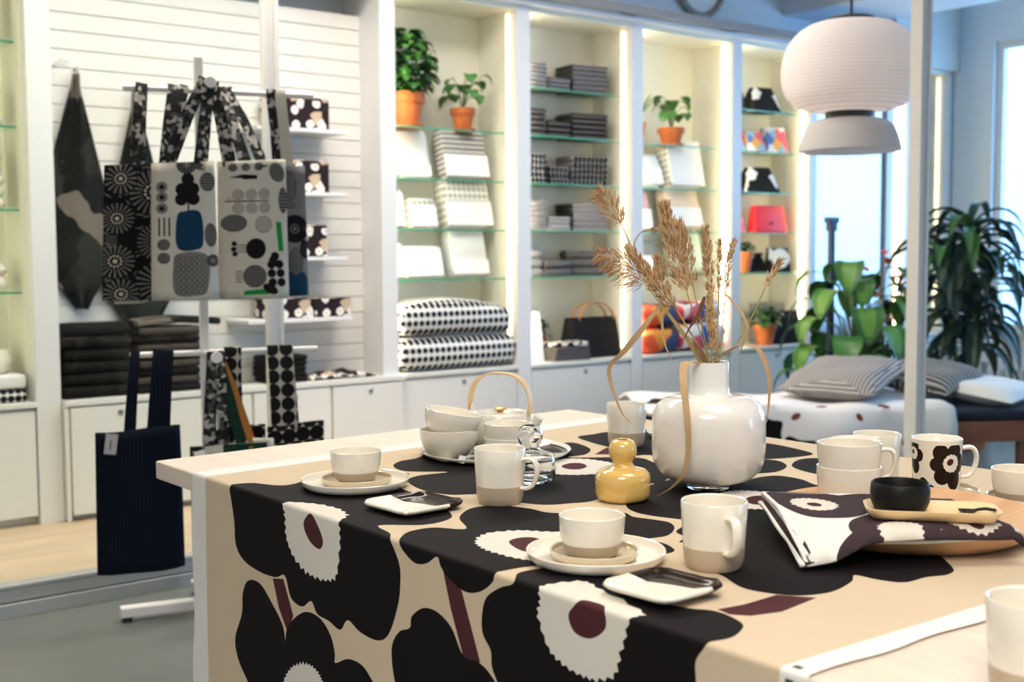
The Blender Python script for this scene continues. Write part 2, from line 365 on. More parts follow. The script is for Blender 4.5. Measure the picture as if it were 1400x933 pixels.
# ---- printed cloth: a sheet cut along the outlines of its print, then bent into shape
def catmull(P, n=6, closed=True):
    out = []; N = len(P)
    for i in range(N):
        a, b, c, d = (Vector(P[(i + k - 1) % N]) for k in range(4))
        for k in range(n):
            t = k / n
            out.append(tuple(.5 * ((2 * b) + (c - a) * t + (2 * a - 5 * b + 4 * c - d) * t * t + (3 * b - a - 3 * c + d) * t ** 3)))
    return out
def ell(cx, cy, rx, ry=None, n=20, rot=0):
    ry = ry or rx; c_, s_ = cos(rot), sin(rot)
    return [(cx + rx * cos(2 * pi * k / n) * c_ - ry * sin(2 * pi * k / n) * s_, cy + rx * cos(2 * pi * k / n) * s_ + ry * sin(2 * pi * k / n) * c_) for k in range(n)]
def frill(P, amp, n):
    """toothed rim: every other point pushed out"""
    L = len(P); out = []; cx = sum(p[0] for p in P) / L; cy = sum(p[1] for p in P) / L
    for k in range(n):
        t = k * L / n; i = int(t); f = t - i; p = Vector(P[i % L]).lerp(Vector(P[(i + 1) % L]), f); q = p - Vector((cx, cy)); 
        out.append(tuple(p + q.normalized() * (amp * (.5 if k % 2 else -.5) * random.uniform(.5, 1.2))))
    return out
def clip(poly, x0, x1, y0, y1):
    for ax, lim, sg in ((0, x0, 1), (0, x1, -1), (1, y0, 1), (1, y1, -1)):
        out = []
        for i in range(len(poly)):
            a, b = poly[i - 1], poly[i]; ia = (a[ax] - lim) * sg >= 0; ib = (b[ax] - lim) * sg >= 0
            if ia != ib:
                t = (lim - a[ax]) / (b[ax] - a[ax]); out.append((a[0] + (b[0] - a[0]) * t, a[1] + (b[1] - a[1]) * t))
            if ib: out.append(b)
        poly = out
        if len(poly) < 3: return []
    return poly
def inside(p, poly):
    x, y = p; r = False; j = len(poly) - 1
    for i in range(len(poly)):
        xi, yi = poly[i]; xj, yj = poly[j]
        if (yi > y) != (yj > y) and x < (xj - xi) * (y - yi) / (yj - yi) + xi: r = not r
        j = i
    return r
def sheet(name, u0, u1, v0, v1, step, layers, mapf, mats, parent=None, solid=0, us=None, smooth=True, keep=None, ret=False, crease=()):
    """layers: (outline, material index), later ones on top; mapf(u, v) -> point in space"""
    us = us or [u0 + (u1 - u0) * i / max(1, round((u1 - u0) / step)) for i in range(max(1, round((u1 - u0) / step)) + 1)]
    nv = max(1, round((v1 - v0) / step)); vs = [v0 + (v1 - v0) * i / nv for i in range(nv + 1)]
    V = [(u, v) for u in us for v in vs]; E = []; nvv = len(vs); polys = []
    for i in range(len(us) - 1): E += [(i * nvv, (i + 1) * nvv), (i * nvv + nvv - 1, (i + 1) * nvv + nvv - 1)]
    for j in range(nvv - 1): E += [(j, j + 1), ((len(us) - 1) * nvv + j, (len(us) - 1) * nvv + j + 1)]
    for i, uu in enumerate(us):
        if any(a <= uu <= b for a, b in crease): E += [(i * nvv + j, i * nvv + j + 1) for j in range(nvv - 1)]
    for poly, mi in layers:
        p = clip([tuple(q) for q in poly], u0, u1, v0, v1)
        if len(p) < 3: continue
        polys.append((p, mi, min(q[0] for q in p), max(q[0] for q in p), min(q[1] for q in p), max(q[1] for q in p)))
        o = len(V); V += p; E += [(o + i, o + (i + 1) % len(p)) for i in range(len(p))]
    rv, re, rf, *_ = delaunay_2d_cdt([Vector(p) for p in V], E, [], 0, 1e-6)
    g = G(); g.v = [tuple(mapf(p[0], p[1])) for p in rv]
    for f in rf:
        cx = sum(rv[i][0] for i in f) / len(f); cy = sum(rv[i][1] for i in f) / len(f); mi = 0
        if keep and not keep(cx, cy): continue
        for p, m_, a, b, c_, d in polys:
            if a <= cx <= b and c_ <= cy <= d and inside((cx, cy), p): mi = m_
        g.f.append(list(f)); g.m.append(mi)
    if ret: return g
    return build(name, g, mats, parent, smooth=smooth, solid=solid, angle=70)

def world_g(t):
    """a mesh whose points are written in room coordinates for a part of thing t"""
    g = G(); g.M = (Matrix.Translation(t.location) @ t.rotation_euler.to_matrix().to_4x4()).inverted(); return g

# ------------------------------------------------------------------ the setting
YB, YK = 4.767, 5.085                      # front and back of the shelving
struct('floor', G().box(-2.5, 7.7, -3.5, 5.2, -.1, 0), 'concrete', smooth=False)
struct('floor_platform', G().box(-2.5, 3.6, 3.955, 5.2, 0, .1), 'floor_wood', smooth=False)
struct('ceiling', G().box(-2.5, 7.7, -3.5, 5.2, 3.0, 3.1), 'ceiling_paint', smooth=False)
struct('wall_back', G().box(-2.5, 7.7, 5.09, 5.2, 0, 3.0), 'wall_cool_cast', smooth=False)
struct('wall_left', G().box(-2.6, -2.5, -3.5, 5.2, 0, 3.0), 'wall_cool_cast', smooth=False)
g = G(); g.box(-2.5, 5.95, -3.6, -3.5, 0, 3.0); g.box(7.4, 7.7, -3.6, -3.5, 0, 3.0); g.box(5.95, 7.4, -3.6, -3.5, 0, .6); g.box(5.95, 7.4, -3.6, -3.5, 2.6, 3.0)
struct('wall_front', g, 'wall_cool_cast', smooth=False)
g = G(); g.box(5.95, 6.0, -3.57, -3.53, .6, 2.6); g.box(7.35, 7.4, -3.57, -3.53, .6, 2.6)
wf2 = struct('window_2', g, 'frame_white', smooth=False); build('window_pane', G().box(6.0, 7.35, -3.555, -3.548, .6, 2.6), 'window_glass', parent=wf2, smooth=False)
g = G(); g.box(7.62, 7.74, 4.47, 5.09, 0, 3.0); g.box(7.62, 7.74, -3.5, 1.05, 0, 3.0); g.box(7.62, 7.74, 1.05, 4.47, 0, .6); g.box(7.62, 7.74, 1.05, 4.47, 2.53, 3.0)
struct('wall_right', g, 'wall_cool_cast', smooth=False)
g = G()
for y in (1.05, 2.75, 4.42): g.box(7.66, 7.71, y, y + .05, .6, 2.53)
g.box(7.66, 7.71, 1.1, 4.42, .6, .65); g.box(7.66, 7.71, 1.1, 4.42, 2.48, 2.53)
wf = struct('window_1', g, 'frame_white', smooth=False)
build('window_pane', G().box(7.68, 7.69, 1.1, 4.42, .65, 2.48), 'window_glass', parent=wf, smooth=False)
build('window_sill', G().box(7.58, 7.66, 1.02, 4.49, .575, .6), 'frame_white', parent=wf, smooth=False)
struct('soffit', G().box(6.2, 6.88, 2.6, 5.09, 2.63, 3.0), 'wall_cool_cast', smooth=False)
struct('trim_1', G().box(6.88, 7.62, 4.72, 5.09, 2.36, 3.0), 'frame_white', smooth=False)
struct('trim_2', G().box(-.2, 6.15, 4.735, 5.09, 2.36, 2.385), 'white_paint', smooth=False)
g = G(); g.box(2.9, 6.25, 4.70, 4.735, 2.392, 2.437)
for x in (3.03, 3.84, 4.62, 5.41, 6.11): g.box(x - .008, x + .008, 4.735, 5.09, 2.40, 2.43)
struct('trim_3', g, 'rail_grey', smooth=False)
struct('trim_4', G().box(3.61, 7.6, 4.80, 5.09, 0, .1), 'cabinet_white', smooth=False)
g = G(); g.box(-2.5, 3.6, 3.915, 3.955, 0, .045); g.box(-2.5, 3.6, 3.93, 3.955, .049, .088); g.box(-2.5, 3.6, 3.925, 3.99, .09, .102)
struct('trim_5', g, 'aluminium', smooth=False, bevel=.002)
# slatted display wall between the second and third uprights
g = G(); g.box(1.528, 2.997, 4.955, 5.09, .1, 2.236)
z = .575
while z < 2.20: g.box(1.528, 2.997, 4.94, 4.956, z + .0015, min(z + .0707, 2.236)); z += .0725
struct('wall_slatted', g, 'slat_board', smooth=False, bevel=.0015)
# glass partition: frame post on the step, door-side post by the table, thin panes
def post(name, x0, x1, y0, y1, lip):
    g = G(); g.box(x0, x1, y0, y1, .0, 3.0)
    for a, b in lip: g.box(a, b, y0 - .006, y0, .0, 3.0)
    return struct(name, g, 'frame_white', smooth=False, bevel=.002)
post('partition_post', 1.992, 2.052, 3.93, 3.955, [(1.992, 2.005), (2.036, 2.052)])
p2 = post('partition_post_tall', 3.862, 3.912, 2.54, 2.59, [(3.895, 3.912)])
struct('partition_pane', G().box(-2.45, 1.99, 3.94, 3.948, .103, 3.0), 'partition_glass', smooth=False)
struct('partition_pane_tall', G().box(3.9125, 7.5, 2.565, 2.573, .0, 3.0), 'partition_glass', smooth=False)
# street outside
struct('outside_ground', G().box(7.8, 60, -30, 40, -.6, -.5), 'snow', smooth=False)
g = G(); g.box(22, 30, 9.5, 19, -.5, 2.2); g.box(22, 23, 12.2, 12.9, 2.2, 4.6); g.prism([(22, 12.2), (23, 12.2), (22.5, 12.55)], 4.6, 5.6)
struct('outside_building', g, 'outside_wall', smooth=False)
g = G(); g.lathe([(.16, 0), (.16, .02), (.13, .02), (.13, 0)], 32); 
g = G(); g.tube([(5.419 + .2 * cos(a * pi / 16), 5.06, 2.74 + .2 * sin(a * pi / 16)) for a in range(33)], .018, 8, cap=False); g.M = Matrix.Translation((5.419, 5.07, 2.74)) @ Matrix.Rotation(radians(90), 4, 'X'); g.lathe([(.0, -.015), (.185, -.015), (.185, 0.0), (0, 0)], 32, mi=1)
o = build('wall_vent', g, ['rail_grey', 'white_paint']); tag(o, 'round vent with a grey ring high on the wall above the shelves', 'vent')

# ------------------------------------------------------------------ shelving bays
def bay(name_txt, x0, x1, st0, st1, shelves, left_stile=None, kind='display_shelving', door=True, led=('led_strip_side', 'led_strip_soft')):
    """one bay: side panels, back, top, stile, glass shelves, light strips; and the cabinet under it"""
    t = thing(kind, name_txt, 'shelving', ((x0 + x1) / 2, 4.93, .1))
    g = world_g(t); g.box(x0, x1, YK - .006, YK, .575, 2.36); build('back_panel', g, 'shelf_paint', t, smooth=False)
    g = world_g(t); g.box(x0, x1, YB + .004, YK - .006, 2.335, 2.36); build('top_panel', g, 'shelf_paint', t, smooth=False)
    g = world_g(t); g.box(st0, st1, YB, YK, .1, 2.36); build('stile', g, 'white_paint', t, smooth=False, bevel=.002)
    if left_stile: g = world_g(t); g.box(left_stile[0], left_stile[1], YB, YK, .1, 2.36); build('stile', g, 'white_paint', t, smooth=False, bevel=.002)
    for xs, sd in ((x0, 1), (x1, -1)):
        g = world_g(t); g.box(min(xs, xs + sd * .004), max(xs, xs + sd * .004), YB + .07, YK - .006, .575, 2.335); build('side_panel', g, 'shelf_paint', t, smooth=False)
        if not led[0 if sd > 0 else 1]: continue
        g = world_g(t); a, b = sorted((xs + sd * .0005, xs + sd * .014)); g.box(a, b, 4.822, 4.836, .62, 2.32); build('light_strip', g, led[0] if sd > 0 else led[1], t, smooth=False)
    for z in shelves:
        g = world_g(t); g.box(x0 + .016, x1 - .016, 4.852, YK - .008, z - .008, z); g.box(x0 + .016, x1 - .016, 4.849, 4.852, z - .008, z, 1)
        build('glass_shelf', g, ['shelf_glass', 'glass_edge'], t, smooth=False)
    if door:
        c = thing('base_cabinet', 'white base cabinet under ' + name_txt.replace('lit shelving bay', 'the bay'), 'cabinet', ((x0 + x1) / 2, 4.93, .1), group='white base cabinets along the wall')
        g = world_g(c); g.box(x0 + .001, x1 - .001, 4.79, YK - .001, .14, .553); g.box(x0 + .001, x1 - .001, 4.82, YK - .01, .1, .14); build('body', g, 'cabinet_white', c, smooth=False)
        g = world_g(c); g.box(x0, x1, 4.762, YK - .001, .556, .575); build('worktop', g, 'cabinet_white', c, smooth=False, bevel=.002)
        g = world_g(c); g.box(x0 + .006, x1 - .006, 4.771, 4.789, .135, .545); d = build('door', g, 'cabinet_white', c, smooth=False, bevel=.002)
        g = world_g(c); g.M = g.M @ Matrix.Translation(((x0 + x1) / 2 + .02, 4.771, .517)) @ Matrix.Rotation(radians(90), 4, 'X'); g.lathe([(0, .006), (.009, .006), (.011, .004), (.011, -.002), (0, -.002)], 16); build('lock', g, 'lock_metal', d)
    return t
SH = (1.74, 1.497, 1.255, 1.014)
bay('lit shelving bay at the far left with white pottery', .65, 1.435, 1.435, 1.528, (1.95, 1.63, 1.315, .998), led=('led_strip_side', None))
bay('lit shelving bay with two potted plants and the dotted duvets', 3.081, 3.792, 3.792, 3.878, SH, left_stile=(2.997, 3.081))
bay('lit shelving bay with stacked towels and the black felt bag', 3.878, 4.577, 4.577, 4.66, (1.982,) + SH)
bay('lit shelving bay with white linen packs above the colourful duvets', 4.66, 5.377, 5.377, 5.454, SH, led=('led_strip_side', 'led_strip'))
bay('lit shelving bay with the red handbags', 5.454, 6.084, 6.084, 6.148, (1.982,) + SH, led=('led_strip_side', 'led_strip'))
bay('narrow lit shelving bay beside the mirror with white lamps', 6.935, 7.085, 7.085, 7.17, (1.70, 1.36), left_stile=(6.87, 6.935), led=('led_strip_soft', 'led_strip'))
bay('lit shelving bay in the corner seen right of the tall post', 7.17, 7.545, 7.545, 7.61, (1.96, 1.60, 1.26, 1.014), led=('led_strip_soft', 'led_strip_soft'))
m_ = thing('wall_mirror', 'tall bluish mirror between two shelving bays behind the leafy plant', 'mirror', (6.51, 4.80, .1))
g = world_g(m_); g.box(6.152, 6.866, 4.79, 4.80, .12, 2.34); build('glass', g, 'mirror_glass', m_, smooth=False)
g = world_g(m_); g.box(6.15, 6.868, 4.80, 4.83, .1, 2.36); build('backing', g, 'white_paint', m_, smooth=False)

# counter under the slatted wall: one worktop, four cabinets
o = build('worktop', G().prism([(1.530, 4.73), (3.10, 4.73), (3.10, 4.765), (2.995, 4.765), (2.995, 4.938), (1.530, 4.938)], .553, .575), 'cabinet_white', smooth=False, bevel=.002)
tag(o, 'long cream worktop below the slatted wall, holding blankets', 'worktop')
ed = [1.545, 1.93, 2.32, 2.705, 3.085]
def counter_cabinet(i, lab):
    a, b = ed[i], ed[i + 1]; bb = min(b, 2.994)
    c = thing('base_cabinet', lab, 'cabinet', ((a + b) / 2, 4.84, .1), group='cabinets under the slatted wall')
    g = world_g(c); g.box(a + .001, bb - .001, 4.75, 4.937, .14, .552); g.box(a + .001, bb - .001, 4.79, 4.93, .1, .14)
    if i == 3: g.box(2.994, 3.098, 4.748, 4.764, .1, .552)
    build('body', g, 'cabinet_white', c, smooth=False)
    g = world_g(c); g.box(a + .006, b - .006, 4.733, 4.749, .125, .543); d = build('door', g, 'cabinet_white', c, smooth=False, bevel=.002)
    g = world_g(c); g.M = g.M @ Matrix.Translation(((a + b) / 2 + .01, 4.733, .516)) @ Matrix.Rotation(radians(90), 4, 'X'); g.lathe([(0, .006), (.009, .006), (.011, .004), (.011, -.002), (0, -.002)], 16); build('lock', g, 'lock_metal', d)
for i, lab in enumerate(('cream counter cabinet beside the left upright, below the tall dark blanket stack', 'cream counter cabinet behind the navy tote bag', 'cream counter cabinet behind the dotted tote straps', 'cream counter cabinet at the right end, below the flat printed cloth')): counter_cabinet(i, lab)
struct('baseboard_counter', G().box(1.53, 1.544, 4.735, 4.937, .1, .552), 'cabinet_white', smooth=False)
# small ledges on the slatted wall
def ledge(x0, x1, z, lab):
    t = thing('wall_shelf', lab, 'shelf', ((x0 + x1) / 2, 4.94, z - .022), group='white ledges on the slatted wall')
    g = world_g(t); g.box(x0, x1, 4.72, 4.939, z - .016, z); build('board', g, 'white_paint', t, smooth=False, bevel=.002)
    g = world_g(t); g.box(x0 + .02, x1 - .02, 4.93, 4.939, z - .05, z - .0165); build('bracket', g, 'white_paint', t, smooth=False)
ledge(2.36, 2.79, 1.680, 'topmost white ledge on the slatted wall'); ledge(2.36, 2.79, 1.407, 'white ledge on the slatted wall, second from the top')
ledge(2.36, 2.79, 1.125, 'white ledge on the slatted wall holding the smallest printed box'); ledge(2.30, 2.81, .857, 'lowest and longest white ledge on the slatted wall')

# ------------------------------------------------------------------ table and cloth
XE, XF, ZT = .866, 1.948, .752
t = thing('display_table', 'long pale wooden display table dressed with a flower-print cloth', 'table', (1.4, .9, 0))
g = world_g(t); g.prism([(XE, -.45), (XF, -.45), (XF, 2.248), (XE, 2.176)], .717, .7505); build('tabletop', g, 'table_wood', t, smooth=False, bevel=.003)
for x, y in ((1.02, 1.86), (1.80, 1.90), (1.02, -.3), (1.80, -.3)):
    g = world_g(t); g.box(x - .035, x + .035, y - .035, y + .035, 0, .717); build('leg', g, 'table_wood', t, smooth=False, bevel=.003)
g = world_g(t); g.box(1.01, 1.03, -.26, 1.82, .63, .717); g.box(1.79, 1.81, -.26, 1.86, .63, .717); build('apron', g, 'table_wood', t, smooth=False)

PRINT = dict(
F1=[(-0.005,1.854),(0.034,1.845),(0.056,1.801),(0.079,1.79),(0.143,1.805),(0.202,1.713),(0.182,1.533),(0.151,1.435),(0.12,1.403),(0.076,1.4),(0.028,1.436),(0.012,1.38),(-0.025,1.342),(-0.055,1.337),(-0.087,1.343),(-0.129,1.364),(-0.144,1.392),(-0.143,1.436),(-0.134,1.469),(-0.153,1.49),(-0.148,1.523),(-0.146,1.558),(-0.131,1.577),(-0.146,1.606),(-0.141,1.643),(-0.111,1.663),(-0.12,1.695),(-0.123,1.75),(-0.116,1.807),(-0.095,1.836),(-0.057,1.84),(-0.017,1.851)],
W1=[(0.004,1.667),(0.031,1.629),(0.042,1.579),(0.031,1.527),(-0.001,1.498),(-0.032,1.495),(-0.077,1.502),(-0.09,1.53),(-0.093,1.569),(-0.089,1.604),(-0.071,1.64),(-0.047,1.658),(-0.016,1.662)],
E1=[(-0.001,1.583),(-0.01,1.564),(-0.034,1.543),(-0.049,1.554),(-0.041,1.585),(-0.02,1.602)],
F2a=[(-0.146,1.793),(-0.142,1.751),(-0.163,1.711),(-0.195,1.669),(-0.242,1.664),(-0.312,1.666),(-0.349,1.77),(-0.318,1.803),(-0.289,1.837),(-0.255,1.847),(-0.207,1.82),(-0.172,1.815)],
F2b=[(-0.219,1.665),(-0.186,1.652),(-0.153,1.6),(-0.15,1.551),(-0.167,1.518),(-0.19,1.504),(-0.204,1.502),(-0.189,1.467),(-0.188,1.429),(-0.203,1.401),(-0.22,1.372),(-0.252,1.372),(-0.335,1.646),(-0.281,1.68)],
W2=[(-0.284,1.672),(-0.257,1.652),(-0.236,1.617),(-0.228,1.58),(-0.234,1.55),(-0.248,1.539),(-0.274,1.553),(-0.3,1.605),(-0.302,1.652)],
S1=[(-0.124,1.705),(-0.117,1.668),(-0.167,1.635),(-0.198,1.655),(-0.166,1.685)],
F5=[(-0.001,1.341),(0.037,1.376),(0.079,1.377),(0.1,1.347),(0.115,1.347),(0.146,1.407),(0.2,1.448),(0.243,1.432),(0.262,1.389),(0.27,1.342),(0.346,1.286),(0.341,1.251),(0.35,1.219),(0.354,1.191),(0.333,1.161),(0.294,1.136),(0.259,1.138),(0.259,1.106),(0.243,1.073),(0.22,1.068),(0.201,1.089),(0.112,1.1),(0.052,1.127),(0.001,1.133),(-0.013,1.14),(-0.028,1.164),(-0.034,1.192),(-0.027,1.222),(-0.014,1.244),(-0.002,1.253),(-0.015,1.276),(-0.02,1.302),(-0.012,1.326)],
W5=[(0.073,1.27),(0.109,1.3),(0.152,1.293),(0.178,1.266),(0.201,1.23),(0.183,1.179),(0.127,1.144),(0.081,1.139),(0.066,1.157),(0.059,1.195),(0.06,1.234)],
E5=[(0.107,1.242),(0.133,1.253),(0.15,1.238),(0.142,1.203),(0.108,1.18),(0.091,1.194)],
S2=[(-0.016,1.24),(-0.034,1.2),(-0.115,1.163),(-0.123,1.195),(-0.061,1.224)],
F6=[(-0.001,1.096),(0.024,1.114),(0.069,1.104),(0.098,1.045),(0.06,0.956),(0.069,0.891),(0.085,0.86),(0.08,0.828),(0.067,0.806),(0.034,0.79),(0.01,0.792),(-0.003,0.797),(-0.021,0.808),(-0.055,0.81),(-0.099,0.858),(-0.149,1.019),(-0.151,1.113),(-0.132,1.128),(-0.114,1.14),(-0.095,1.142),(-0.079,1.157),(-0.057,1.159),(-0.032,1.15),(-0.014,1.123)],
W6=[(-0.01,1.049),(0.014,1.052),(0.055,1.038),(0.048,1.0),(0.023,0.905),(-0.003,0.903),(-0.036,0.914),(-0.066,0.925),(-0.079,0.955),(-0.08,0.98),(-0.076,1.01),(-0.064,1.034),(-0.032,1.052)],
E6=[(-0.019,0.999),(-0.004,0.988),(0.007,0.974),(0.006,0.946),(-0.017,0.938),(-0.035,0.961),(-0.035,0.988)],
F7=[(-0.108,1.314),(-0.092,1.31),(-0.075,1.284),(-0.073,1.253),(-0.086,1.222),(-0.115,1.198),(-0.116,1.165),(-0.126,1.141),(-0.151,1.113),(-0.182,1.127),(-0.24,1.318),(-0.193,1.346),(-0.158,1.356),(-0.136,1.353),(-0.118,1.337)],
F3=[(0.304,1.829),(0.343,1.866),(0.392,1.878),(0.489,1.955),(0.646,1.972),(0.697,1.852),(0.73,1.825),(0.705,1.749),(0.652,1.703),(0.607,1.697),(0.697,1.622),(0.694,1.572),(0.643,1.477),(0.551,1.404),(0.528,1.44),(0.382,1.374),(0.332,1.38),(0.296,1.396),(0.277,1.44),(0.27,1.519),(0.229,1.553),(0.22,1.616),(0.245,1.693),(0.286,1.721),(0.345,1.718),(0.293,1.77)],
W3=[(0.483,1.669),(0.568,1.699),(0.617,1.668),(0.628,1.607),(0.615,1.548),(0.55,1.537),(0.494,1.556),(0.468,1.605)],
E3=[(0.534,1.635),(0.565,1.649),(0.582,1.636),(0.569,1.606),(0.541,1.591),(0.524,1.605)],
F8=[(0.394,1.321),(0.476,1.386),(0.608,1.417),(0.649,1.34),(0.722,1.339),(0.756,1.328),(0.759,1.282),(0.737,1.233),(0.713,1.128),(0.565,1.047),(0.477,0.948),(0.511,0.894),(0.442,0.806),(0.406,0.788),(0.375,0.797),(0.335,0.8),(0.322,0.828),(0.319,0.855),(0.292,0.84),(0.24,0.828),(0.201,0.84),(0.182,0.867),(0.176,0.903),(0.197,0.951),(0.21,0.997),(0.277,1.086),(0.279,1.1),(0.306,1.116),(0.322,1.147),(0.38,1.176),(0.38,1.194),(0.366,1.237),(0.366,1.276)],
W8=[(0.561,1.285),(0.611,1.282),(0.629,1.228),(0.625,1.172),(0.569,1.155),(0.52,1.169),(0.506,1.214)],
E8=[(0.557,1.229),(0.587,1.24),(0.603,1.227),(0.587,1.197),(0.557,1.186),(0.54,1.2)],
F9=[(0.787,1.879),(0.841,1.887),(0.885,1.891),(0.963,1.867),(1.011,1.742),(1.02,1.579),(1.013,1.513),(0.99,1.441),(0.956,1.426),(0.884,1.443),(0.791,1.501),(0.739,1.619),(0.716,1.638),(0.744,1.739),(0.76,1.811)],
F10=[(0.767,1.48),(0.858,1.455),(0.872,1.422),(0.841,1.379),(0.789,1.355),(0.748,1.362),(0.68,1.401)],
F11=[(0.853,1.378),(0.913,1.409),(0.951,1.397),(0.95,1.346),(0.892,1.288),(0.823,1.281),(0.825,1.334)],
S9=[(0.665,1.692),(0.735,1.736),(0.757,1.728),(0.703,1.66)],
S3=[(0.091,0.863),(0.128,0.857),(0.183,0.859),(0.208,0.824),(0.137,0.814),(0.1,0.825),(0.087,0.842)],
S4=[(0.258,1.781),(0.276,1.784),(0.285,1.744),(0.26,1.734)],
)
order = [('F9', 2), ('S9', 3), ('S4', 3), ('F10', 2), ('F11', 2), ('F3', 2), ('W3', 4), ('E3', 3), ('F8', 2), ('W8', 4), ('E8', 3), ('S3', 3), ('S1', 3), ('S2', 3),
         ('F1', 2), ('W1', 4), ('E1', 3), ('F5', 2), ('W5', 4), ('E5', 3), ('F2a', 2), ('F2b', 2), ('W2', 4), ('F7', 2), ('F6', 2), ('W6', 4), ('E6', 3)]
U0, U1 = -.56, XF - XE + .25
def vR(u): return .673 + .03 * (1 - min(1, max(0, (u + .05) / 1.0))) * 0 + .0
def hem(v0, v1, side):
    us = [U0 + (U1 - U0) * i / 60 for i in range(61)]
    a = [(u, v0(u)) for u in us]; b = [(u, v1(u)) for u in us]; return a + b[::-1]
Lin = lambda u: 1.949 + .062 * max(0, u); Lout = lambda u: 2.003 + .066 * max(0, u) + .002 * sin(u * 31) - (.004 * sin(u * 22) if u < 0 else 0)
Rin = lambda u: .7045 - .028 * max(0, u); Rout = lambda u: .673 - .028 * max(0, u) + .0025 * sin(u * 41)
layers = []
for k, mi in order:
    P = catmull(PRINT[k], 5) if k[0] != 'S' else PRINT[k]
    if k[0] == 'W': P = frill(P, .006, 64)
    layers.append((P, mi))
layers += [(hem(Lin, lambda u: 2.2, 0), 1), (hem(lambda u: .5, Rin, 0), 1), (hem(Lout, lambda u: 2.2, 0), 1), (hem(lambda u: .5, Rout, 0), 1)]
for q in (-.01, .012): layers.append(([(q - .004, .688), (q + .004, .688), (q + .004, .698), (q - .004, .698)], 5))
RB = .006
def drape(u, v):
    S1 = XF - XE + .006; x0 = XE - .0025
    def leg(t):
        if t >= RB: return x0 + t, ZT + .0012
        if t > RB - pi / 2 * RB: a = (RB - t) / RB; return x0 + RB - RB * sin(a), ZT + .0012 - RB + RB * cos(a)
        d = RB - pi / 2 * RB - t
        return x0 - (.004 + .005 * sin(v * 9 + 1)) * min(1, d / .25), ZT + .0012 - RB - d
    if u < S1 / 2: x, z = leg(u); return (x, v, z)
    x, z = leg(S1 - u); return (2 * x0 + S1 - x, v, z)
us = [U0 + .05 * i for i in range(11)] + [-.04, -.02, -.01, -.006] + [RB - pi / 2 * RB * k / 5 for k in (5, 4, 3, 2, 1, 0)] + [.012, .03] + [.06 + .05 * i for i in range(20)] + [1.05, 1.07] + [XF - XE + .006 - RB + pi / 2 * RB * k / 5 for k in range(6)] + [1.10, 1.15, 1.2, U1]
us = sorted(set(round(u, 5) for u in us))
o = sheet('tablecloth', U0, U1, .64, 2.11, .05, layers, drape, ['cloth_beige', 'cloth_white', 'cloth_black', 'cloth_maroon', 'cloth_cream', 'ink'], us=us,
          crease=[(-.05, .07), (1.03, 1.11)], keep=lambda u, v: Rout(u) <= v <= Lout(u))
tag(o, 'beige tablecloth with big black and cream flowers and white hems, draped over the table', 'tablecloth')

# ------------------------------------------------------------------ tableware
ZC = .7538                                        # top of the cloth
def plate_prof(R, h, foot=.62, lip=.35):
    return [(0, .0006), (R * .78, .0006), (R * .80, 0), (R * .84, 0), (R * .93, h * .18), (R * .985, h * .55), (R, h - .0012), (R - .001, h), (R - .0028, h - .0010), (R * .955, h * .42 + .0012), (R * .92, .0048), (R * .82, .0042), (0, .0040)]
def plate(name, label, cat, x, y, z, R, h, m, group=None, foot=.62, mats=None, mi=0):
    o = build(name, G().lathe(plate_prof(R, h, foot), 56, mi=mi), mats or m, loc=(x, y, z)); return tag(o, label, cat, group)
def bowl_prof(R, h, rb, th=.0028):
    pr = [(0, .0006), (rb - .004, .0006), (rb - .002, 0), (rb, .0004)]
    for k in range(1, 11):
        t = k / 10; pr.append((rb + (R - rb) * (sin(t * pi / 2) ** .62), .0004 + (h - .0004) * (t ** 1.25)))
    pr += [(R - th * .5, h + .0006), (R - th, h - .0004)]
    for k in range(9, 0, -1):
        t = k / 10; pr.append((max(.004, rb + (R - rb) * (sin(t * pi / 2) ** .62) - th), .0004 + (h - .0004) * (t ** 1.25) + th * .5 * (1 - t)))
    return pr + [(rb * .6, .0045), (0, .0042)]
def bowl(name, label, x, y, z, R, h, rb, band=0, group=None, rot=None, mats=('glaze_cream', 'clay_beige')):
    pr = bowl_prof(R, h, rb); mi = [1 if (k < 16 and max(pr[k][1], pr[k + 1][1]) < band) else 0 for k in range(len(pr) - 1)]
    if band: # a crisp glaze line
        for k in range(3, 14):
            if pr[k][1] < band <= pr[k + 1][1]:
                t = (band - pr[k][1]) / (pr[k + 1][1] - pr[k][1]); pr.insert(k + 1, (pr[k][0] + (pr[k + 1][0] - pr[k][0]) * t, band)); break
        mi = [1 if (j <= k) else 0 for j in range(len(pr) - 1)]
    o = build(name, G().lathe(pr, 48, mi=mi), list(mats), loc=(x, y, z), rot=rot); return tag(o, label, 'bowl', group)
def mug_prof(R, h): 
    return [(0, .0012), (R * .74, .0012), (R * .76, 0), (R * .79, 0), (R * .85, .004), (R * .90, .012), (R * .925, h * .33), (R * .925, h * .3301), (R * .97, h * .7), (R, h - .001), (R - .001, h + .0004), (R - .0026, h - .0008), (R - .0055, h * .6), (R * .8, .012), (R * .7, .006), (0, .0055)]
